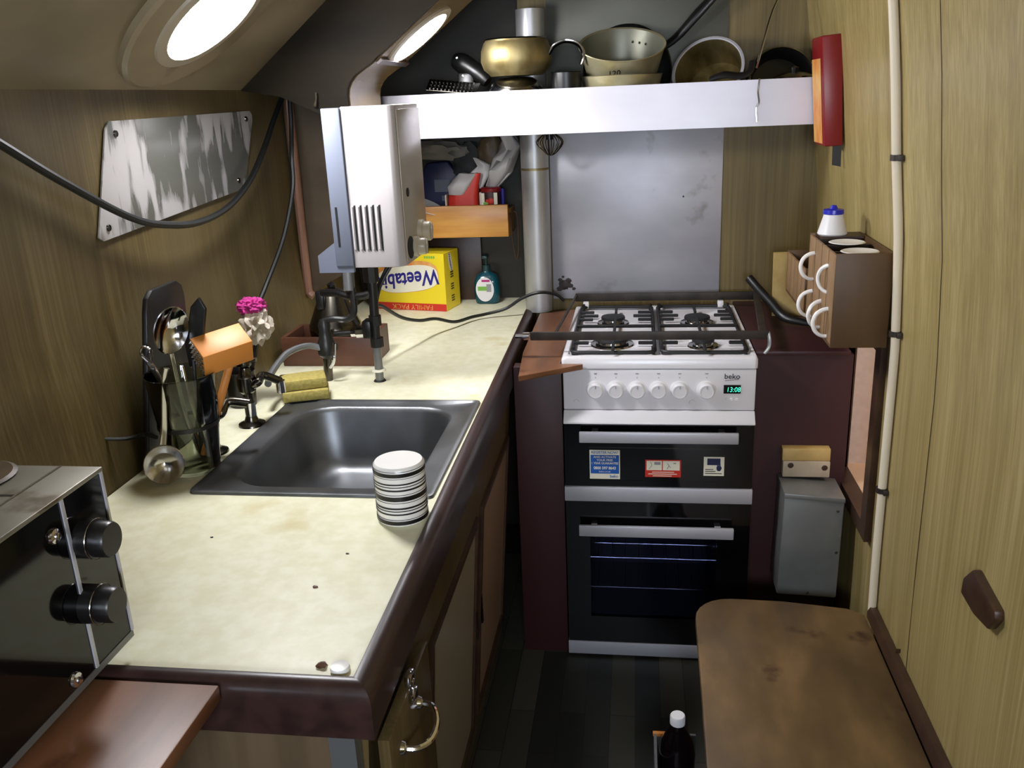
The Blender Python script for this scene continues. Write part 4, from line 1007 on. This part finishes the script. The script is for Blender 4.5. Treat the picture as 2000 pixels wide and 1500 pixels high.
# stickers
def sticker(name, x0, x1, z0, z1, m): return B().box(x0, x1, -.0132, -.0122, z0, z1).build(name, m, gd)
s1 = sticker('guarantee_sticker', .070, .151, .564, .648, 'cream')
B().box(.0725, .1485, -.0137, -.0131, .580, .634).build('blue_field', 'stickerblue', s1)
B().text('REGISTER NOW!', (.1105, -.0137, .641), X_, Z_, .0105, bold=.015, sx=.92).text('beko', (.135, -.0137, .572), X_, Z_, .011, bold=.02).build('blue_lettering', 'stickerblue', s1)
B().text('AND ACTIVATE', (.1105, -.0142, .628), X_, Z_, .0085, bold=.015).text('YOUR FREE', (.1105, -.0142, .619), X_, Z_, .0085, bold=.015).text('1 YEAR GUARANTEE', (.1105, -.0142, .610), X_, Z_, .0085, bold=.015, sx=.92).text('0800 597 8643', (.1105, -.0142, .596), X_, Z_, .0112, bold=.025, sx=.88).text('beko.co.uk', (.1105, -.0142, .586), X_, Z_, .007).build('white_lettering', 'cream', s1)
s2 = sticker('warning_sticker', .218, .312, .572, .622, 'red')
B().box(.2215, .262, -.0137, -.0131, .592, .619).box(.2645, .3085, -.0137, -.0131, .592, .619).build('pictures', 'cream', s2)
B().tube([(.228, -.014, .596), (.235, -.014, .606), (.232, -.014, .616)], .0008, 5).box(.242, .258, -.0142, -.0138, .608, .616).tube([(.275, -.014, .596), (.280, -.014, .606), (.276, -.014, .612), (.285, -.014, .600)], .0009, 5).box(.292, .299, -.0142, -.0138, .611, .614).build('drawings', 'greyp', s2)
b = B()
for k, (xa, xb) in enumerate(((.238, .288), (.226, .302), (.236, .294))): b.box(xa, xb, -.0137, -.0131, .5745+k*.0055, .5765+k*.0055)
b.build('fine_print', 'cream', s2)
s3 = sticker('care_sticker', .371, .424, .578, .632, 'cream')
B().box(.380, .414, -.0137, -.0131, .609, .628).build('blue_block', 'navy', s3)
B().blob((.411, -.0136, .600), .007, .1, 2, 1, (1, .08, 1.2)).box(.4055, .4075, -.0138, -.0132, .602, .614).box(.409, .411, -.0138, -.0132, .602, .615).box(.4125, .4145, -.0138, -.0132, .602, .613).build('hand_print', 'navy', s3)
B().box(.375, .396, -.0137, -.0131, .5955, .5975).box(.375, .402, -.0137, -.0131, .590, .592).box(.375, .418, -.0137, -.0131, .584, .586).build('fine_print', 'ink', s3)
# middle band
B().box(.001, .499, -.018, .01, .4985, .5405, .0015).build('middle_trim', 'silver', ck)
# oven door, window and cavity
od, a0, a1 = door(.0515, .497, .135, .425, 'oven_door')
B().box(a0, a1, -.0105, -.0085, .135, .425).build('window', 'ovenglass', od)
handle(od, .040, .452, .405, .437)
b = B().box(a0, a1, .30, .302, .135, .43).box(a0-.002, a0, .004, .30, .135, .43).box(a1, a1+.002, .004, .30, .135, .43).box(a0, a1, .004, .30, .133, .135).box(a0, a1, .004, .30, .43, .432)
b.build('cavity', 'cavity', ck)
for z in (.312, .217):
    b = B().cyl((a0, .012, z), (a1, .012, z), .0016, seg=8).cyl((a0, .27, z), (a1, .27, z), .0016, seg=8)
    for k in range(9): b.cyl((a0+.02+k*.038, .012, z), (a0+.02+k*.038, .27, z), .0011, seg=6)
    b.build('oven_rack', 'steel', ck)
B().box(.001, .499, -.014, .01, .0085, .050, .0015).build('plinth', 'silver', ck)
for x in (.03, .47):
    for y in (.06, .54): B().cyl((x, y, 0), (x, y, .051), .015).build('foot', 'blackplastic', ck)

# fiddle rail round the hob
fr = thing('fiddle_rail', (.22, .3, .94), 'dark iron fiddle rail held round the cooker top', 'rail')
B().box(-.088, .533, .060, .068, .932, .955, .002).build('front_bar', 'iron', fr)
B().box(.0, .585, .572, .580, .920, .946, .002).build('back_bar', 'iron', fr)
B().prism([(-.030, .068, .936), (-.024, .068, .936), (.006, .572, .936), (.0, .572, .936)], (0, 0, .006)).build('side_bar', 'iron', fr)
B().prism([(.510, .068, .934), (.530, .068, .934), (.575, .572, .934), (.555, .572, .934)], (0, 0, .012), .002).build('side_bar', 'iron', fr)
B().cyl((-.090, .064, .944), (-.108, .064, .944), .011, seg=16).cyl((-.106, .064, .944), (-.128, .064, .944), .006, seg=12).build('end_pin', 'chrome', fr, label='chrome end pin')
B().tube([(.531, .066, .950), (.533, .052, .935), (.531, .045, .915), (.520, .040, .900)], .006, 8, flat=.4).build('bracket', 'lead', fr, label='grey hooked bracket')
B().tube([(.534, .52, 1.00), (.557, .48, .975), (.588, .42, .945), (.617, .36, .917), (.663, .33, .909), (.709, .31, .904)], [.013, .013, .014, .013, .010, .004], 12, flat=.6).build('lighter', 'blackplastic', label='black curved gas lighter lying at the right of the cooker', cat='lighter')

# ================================================================ RED PANELS, FILLER, RIGHT SIDE
B().prism([(-.130, .006, .0), (-.1295, .006, .874), (-.002, .006, .874), (-.002, .006, .0)], (0, .04, 0), .001).build('red_divider', 'redp', label='tall dark red panel filling the gap left of the cooker', cat='panel')
b = B().prism([(-.099, -.118, .8745), (.055, -.018, .8745), (.056, -.012, .8745), (-.004, -.010, .8745), (-.004, .60, .8745), (-.078, .565, .8745), (-.114, .55, .8745), (-.114, .10, .8745), (-.104, -.05, .8745)], (0, 0, .014), .001, 1)
b.build('filler_board', 'woodmid', label='orange-brown board laid between the worktop rail and the cooker', cat='board')
rc = thing('red_cupboard', (.63, .3, 0), 'dark red cupboard between the cooker and the right wall', 'cupboard')
B().box(.503, .752, .080, .10, 0, .885).box(.503, .515, .10, .655, 0, .885).build('front', 'redp', rc)
B().box(.503, .742, .070, .655, .8855, .897, .002).build('top', 'redp', rc)
# plywood panel behind the racks
B().prism([(.597, .45, .8975), (.728, .45, .8975), (.722, .45, 1.088), (.594, .45, 1.088)], (0, .012, 0)).build('plywood_panel', 'blockyel', label='upright pale plywood panel behind the far mug rack', cat='panel')
# steel box with wooden cleats
sb = thing('steel_box', (.65, 0, .25), 'grey metal box hung low on the dark red cupboard', 'box')
B().prism([(.570, -.05, .250), (.725, -.05, .243), (.727, -.05, .535), (.576, -.05, .546)], (0, .128, 0), .004).build('casing', 'greymetal', sb)
B().prism([(.574, -.053, .535), (.728, -.053, .524), (.728, -.053, .537), (.575, -.053, .549)], (0, .13, 0), .002).build('lid', 'greymetal', sb)
b = B()
for x, z in ((.712, .50), (.716, .38), (.65, .257)): b.lathe([(.004, 0), (.003, .002), (0, .003)], (x, -.05, z), (0, -1, 0), 10)
b.build('screws', 'iron', sb)
cl = thing('wooden_cleat', (.645, .06, .56), 'yellowish wooden cleat screwed above the grey metal box', 'cleat')
B().box(.582, .706, .050, .079, .598, .632, .002).build('upper_block', 'blockyel', cl, label='yellowish upper strip')
B().box(.584, .706, .046, .079, .552, .597, .002).build('lower_block', 'blockpale', cl, label='pale lower strip')
B().lathe([(.008, 0), (.004, .001), (0, .001)], (.604, .0455, .586), (0, -1, 0), 12).lathe([(.008, 0), (.004, .001), (0, .001)], (.692, .0455, .580), (0, -1, 0), 12).build('screw_holes', 'frame', cl)

# mug racks
def mug_rack(y0, y1, z0, z1, x0, x1, slots, label):
    t = thing('mug_rack', ((x0+x1)/2, (y0+y1)/2, z0), label, 'rack')
    B().box(x0, x1, y0, y0+.006, z0, z1, .001).build('end_board', 'rack', t)
    B().box(x0, x1, y1-.006, y1, z0, z1, .001).build('end_board', 'rack', t)
    B().box(x1-.006, x1, y0+.006, y1-.006, z0, z1+.0).build('back_board', 'rack', t)
    B().box(x0, x1-.006, y0+.006, y1-.006, z0, z0+.006).build('base_board', 'rack', t)
    n = slots; L = (y1-y0-.012-.007*n)/(n+1); y = y0+.006
    for k in range(n+1):
        B().box(x0, x0+.006, y, y+L, z0+.006, z1-.004, .001).build('slat', 'rackl', t); y += L+.007
    return t
RX0, RX1, RY0, RY1, RZ0, RZ1 = .622, .742, -.232, .075, .992, 1.203
mr = mug_rack(RY0, RY1, RZ0, RZ1, RX0, RX1, 3, 'brown wooden mug rack on the right wall nearest the camera')
b = B().box(RX0+.008, RX1-.008, -.045, -.040, RZ0+.0065, RZ1-.012).box(RX0+.008, RX1-.008, -.137, -.132, RZ0+.0065, RZ1-.012); b.build('divider', 'frame', mr)
mr2 = mug_rack(.10, .385, .990, 1.107, .622, .742, 4, 'second mug rack on the right wall, half hidden behind the first')
# mugs: local origin at base centre, handle toward -X
mg = thing('mug', (.683, -.185, RZ0+.0065), 'white mug at the bottom of the near rack column, handle out front', 'mug', 'white mugs in the racks')
B().lathe([(.030, 0), (.034, .004), (.036, .082), (.034, .083), (.032, .006), (0, .005)], (0, 0, 0), seg=36, cap=False).build('body', 'white2', mg, local=True)
B().tube([(-.032, 0, .066), (-.062, 0, .072), (-.084, 0, .062), (-.092, 0, .040), (-.084, 0, .018), (-.064, 0, .008), (-.034, 0, .014)], .0052, 8, flat=.8).build('handle', 'white2', mg, local=True)
def place_mug(x, y, z, lab, rz=0): return copy_thing(mg, (x, y, z), (0, 0, rz), lab)
place_mug(.683, -.088, RZ0+.0065, 'white mug in the lower middle of the near rack, handle beside the nearest one', .25)
place_mug(.683, .005, RZ0+.0065, 'white mug at the far lower end of the near rack')
place_mug(.683, -.185, RZ0+.100, 'white mug in the upper near corner of the rack under a saucer', -.55)
place_mug(.683, .005, RZ0+.100, 'white mug at the far upper end of the near rack')
# saucers/lids on the upper mugs
for y, lab in ((-.185, 'white saucer lying in the near end of the mug rack top'), (-.06, 'white saucer lying in the middle of the mug rack top')):
    s = B().lathe([(0, 0), (.020, 0), (.038, .005), (.041, .006), (.038, .0075), (.02, .003), (0, .003)], (0, 0, 0), seg=36).build('saucer', 'white2', label=lab, cat='saucer', group='white saucers on the mug rack')
    s.location = (.681, y, RZ1-.011+.002)
# white bottle, blue cap
t = thing('squeeze_bottle', (.668, .045, RZ1), 'small white cone-shaped bottle with blue cap on the mug rack', 'bottle')
bx_, by_ = .667, .040
B().lathe([(.033, 0), (.035, .003), (.0225, .047), (.0225, .049), (0, .049)], (bx_, by_, RZ1+.0005), seg=32).build('body', 'whitep', t)
B().lathe([(.0235, .0492), (.0245, .051), (.0235, .060), (.010, .062), (.006, .070), (0, .071)], (bx_, by_, RZ1+.0005), seg=32).build('cap', 'blueplastic', t)
B().box(RX0+.012, RX1-.008, .005, .070, RZ1-.006, RZ1+.0005).build('top_plate', 'frame', mr)

# fire blanket case
fb = thing('fire_blanket_case', (.69, .31, 1.39), 'red fire blanket case on the right wall at the end of the pan shelf', 'case')
b = B().prism([(.652, .245, 1.668), (.703, .245, 1.672), (.722, .245, 1.40), (.676, .245, 1.398)], (0, .135, 0), .004); b.build('casing', 'firered', fb)
b = B().prism([(.6555, .262, 1.615), (.6555, .372, 1.615), (.6745, .372, 1.405), (.6745, .262, 1.405)], (-.0012, 0, 0)); b.build('label_panel', 'orange', fb, label='worn orange label')
B().prism([(.700, .262, 1.402), (.722, .262, 1.402), (.724, .262, 1.345), (.702, .262, 1.350)], (0, .003, 0)).build('pull_strap', 'blackplastic', fb, label='black pull strap')

# conduit with clips
cd = thing('conduit', (.75, -.27, .34), 'cream painted conduit running up the right wall', 'conduit')
pts = [(wr(z)-.0105, -.272 if z < 1.1 else -.268, z) for z in (.335, .5, .7, .96, 1.05, 1.24, 1.40, 1.56, 1.72, 1.9, 2.04)]
B().tube(pts, .0095, 14, smooth=4).build('tube', 'conduit', cd)
for z in (.665, 1.035, 1.405):
    B().lathe([(.0105, -.006), (.013, -.006), (.013, .006), (.0105, .006)], (wr(z)-.0105, -.27, z), (0, 0, 1), 20, cap=False).box(wr(z)-.012, wr(z)-.001, -.292, -.248, z-.006, z+.006, .001).build('clip', 'iron', cd)
# dark wooden hexagon block
b = B().prism([(.762, -.785, .712), (.762, -.787, .742), (.762, -.822, .779), (.762, -.922, .764), (.762, -.926, .748), (.762, -.905, .718), (.762, -.845, .708)], (-.016, 0, 0), .004)
b.build('wooden_block', 'frame', label='dark wooden six-sided block low on the right wall', cat='block')

# bench
bn = thing('bench', (.55, -.9, 0), 'worn brown wooden bench seat with rounded corner beside the right wall', 'bench')
pts = [(.742, -1.75), (.742, -.262), (.705, -.236), (.56, -.214), (.46, -.210)]
for i in range(7):
    a = PI/2+PI/2*i/6; pts.append((.430+.092*math.cos(a), -.302+.092*math.sin(a)))
pts += [(.333, -.60), (.322, -1.0), (.30, -1.75)]
B().prism([(x, y, .306) for x, y in pts], (0, 0, .024), .003).build('seat', 'bench', bn)
B().box(.39, .742, -1.70, -.27, 0, .3055).build('base', 'frame', bn)

# bottle and carton on the floor
bt = thing('drink_bottle', (.322, -.60, 0), 'dark cola-coloured bottle with white cap on the floor by the bench', 'bottle')
qx, qy = .285, -.565
B().lathe([(.036, 0), (.039, .006), (.039, .12), (.040, .155), (.034, .185), (.020, .212), (.0145, .225), (.0145, .236), (0, .236)], (qx, qy, .0005), seg=36).build('body', 'cola', bt)
B().lathe([(.0155, 0), (.0168, .001), (.0168, .019), (.015, .022), (0, .022)], (qx, qy, .230), seg=28).build('cap', 'whitep', bt)
ct = thing('crate', (.28, -.65, 0), 'dark open crate with a bare wooden corner on the floor beside the bottle', 'crate')
b = B().box(.235, .241, -.72, -.50, .001, .15).box(.241, .33, -.506, -.50, .001, .15).box(.241, .33, -.72, -.50, .001, .006); b.build('sides', 'lead', ct)
B().box(.233, .262, -.5075, -.4985, .143, .152, .001).build('corner', 'mallet', ct)

# ================================================================ NEAR LEFT: BOARD AND TABLETOP STOVE
B().box(-.758, -.308, -2.05, -1.357, .871, .892, .002).build('stove_board', 'woodmid', label='reddish brown board carrying the black stove, at the near end of the worktop', cat='board')
B().box(-.60, -.40, -2.03, -1.45, .02, .8705).build('stove_stand', 'frame', label='dark wooden stand under the reddish brown board', cat='stand')
ts = thing('tabletop_stove', (-.60, -1.6, .87), 'black fronted tabletop stove with steel top and two black knobs', 'stove')
UX, UYf, UYn, UZ0, UZ1 = -.455, -1.290, -1.92, .915, 1.148
B().box(-.745, UX-.004, UYn, UYf, UZ0, UZ1-.006, .003).build('body', 'blackplastic', ts)
B().box(-.748, UX+.003, UYn, UYf+.002, UZ1-.006, UZ1, .0015).build('top_plate', 'stovetop', ts, label='stained steel top')
B().prism([(-.748, UYf-.082, UZ1), (UX-.05, UYf-.082, UZ1), (UX-.05, UYf-.085, UZ1), (-.748, UYf-.085, UZ1)], (0, 0, .0008)).build('top_seam', 'iron', ts)
B().box(UX-.052, UX-.0495, UYn, UYf-.0, UZ1, UZ1+.0012).build('top_lip', 'steel', ts)
B().lathe([(.052, .001), (.055, .002), (.050, .0045), (.038, .002), (.030, .0015), (0, .0015)], (-.598, -1.335, UZ1), seg=36).build('hotplate', 'endwood', ts, label='rusty round hotplate')
B().box(UX-.004, UX, UYn, -1.372, UZ0+.004, UZ1-.008).build('door', 'blackgloss', ts)
B().box(UX-.004, UX, -1.367, UYf-.003, UZ0+.004, UZ1-.008).build('control_panel', 'blackgloss', ts)
B().box(UX-.004, UX+.002, -1.372, -1.367, UZ0+.004, UZ1-.006).build('panel_strip', 'silver', ts, label='thin silver strip')
B().box(UX-.004, UX+.002, UYf-.003, UYf+.001, UZ0+.004, UZ1-.006).build('edge_strip', 'silver', ts)
B().box(UX-.006, UX+.001, UYn, UYf, UZ0-.005, UZ0+.004).build('bottom_trim', 'lead', ts)
for z, y in ((1.080, -1.345), (1.001, -1.360)):
    kb = B().lathe([(.0235, 0), (.0235, .018), (.0215, .0185), (.0215, .034), (.020, .037), (0, .037)], (UX, y, z), (1, 0, 0), 36).build('knob', 'blackplastic', ts)
    B().lathe([(.0245, .0165), (.0250, .0172), (.0245, .018)], (UX, y, z), (1, 0, 0), 36, cap=False).build('knob_ring', 'steel', kb)
for y, z in ((-1.392, 1.108), (-1.409, .930)):
    B().lathe([(.0095, 0), (.0085, .003), (.004, .004), (.004, .007), (0, .0075)], (UX, y, z), (1, 0, 0), 20).build('screw', 'chrome', ts)
for y in (-1.40, -1.88):
    for x in (-.50, -.71): B().cyl((x, y, .8925), (x, y, UZ0-.005), .012).build('foot', 'blackplastic', ts)

# lamp in the space behind the hatch
sl = thing('saloon_lamp', (1.2, -.25, 1.45), 'round warm lamp on the ceiling of the lit space behind the hatch', 'lamp')
B().lathe([(.10, 0), (.10, -.01), (.09, -.02), (0, -.03)], (1.2, -.25, 1.449), seg=28).build('lens', 'saloon', sl)
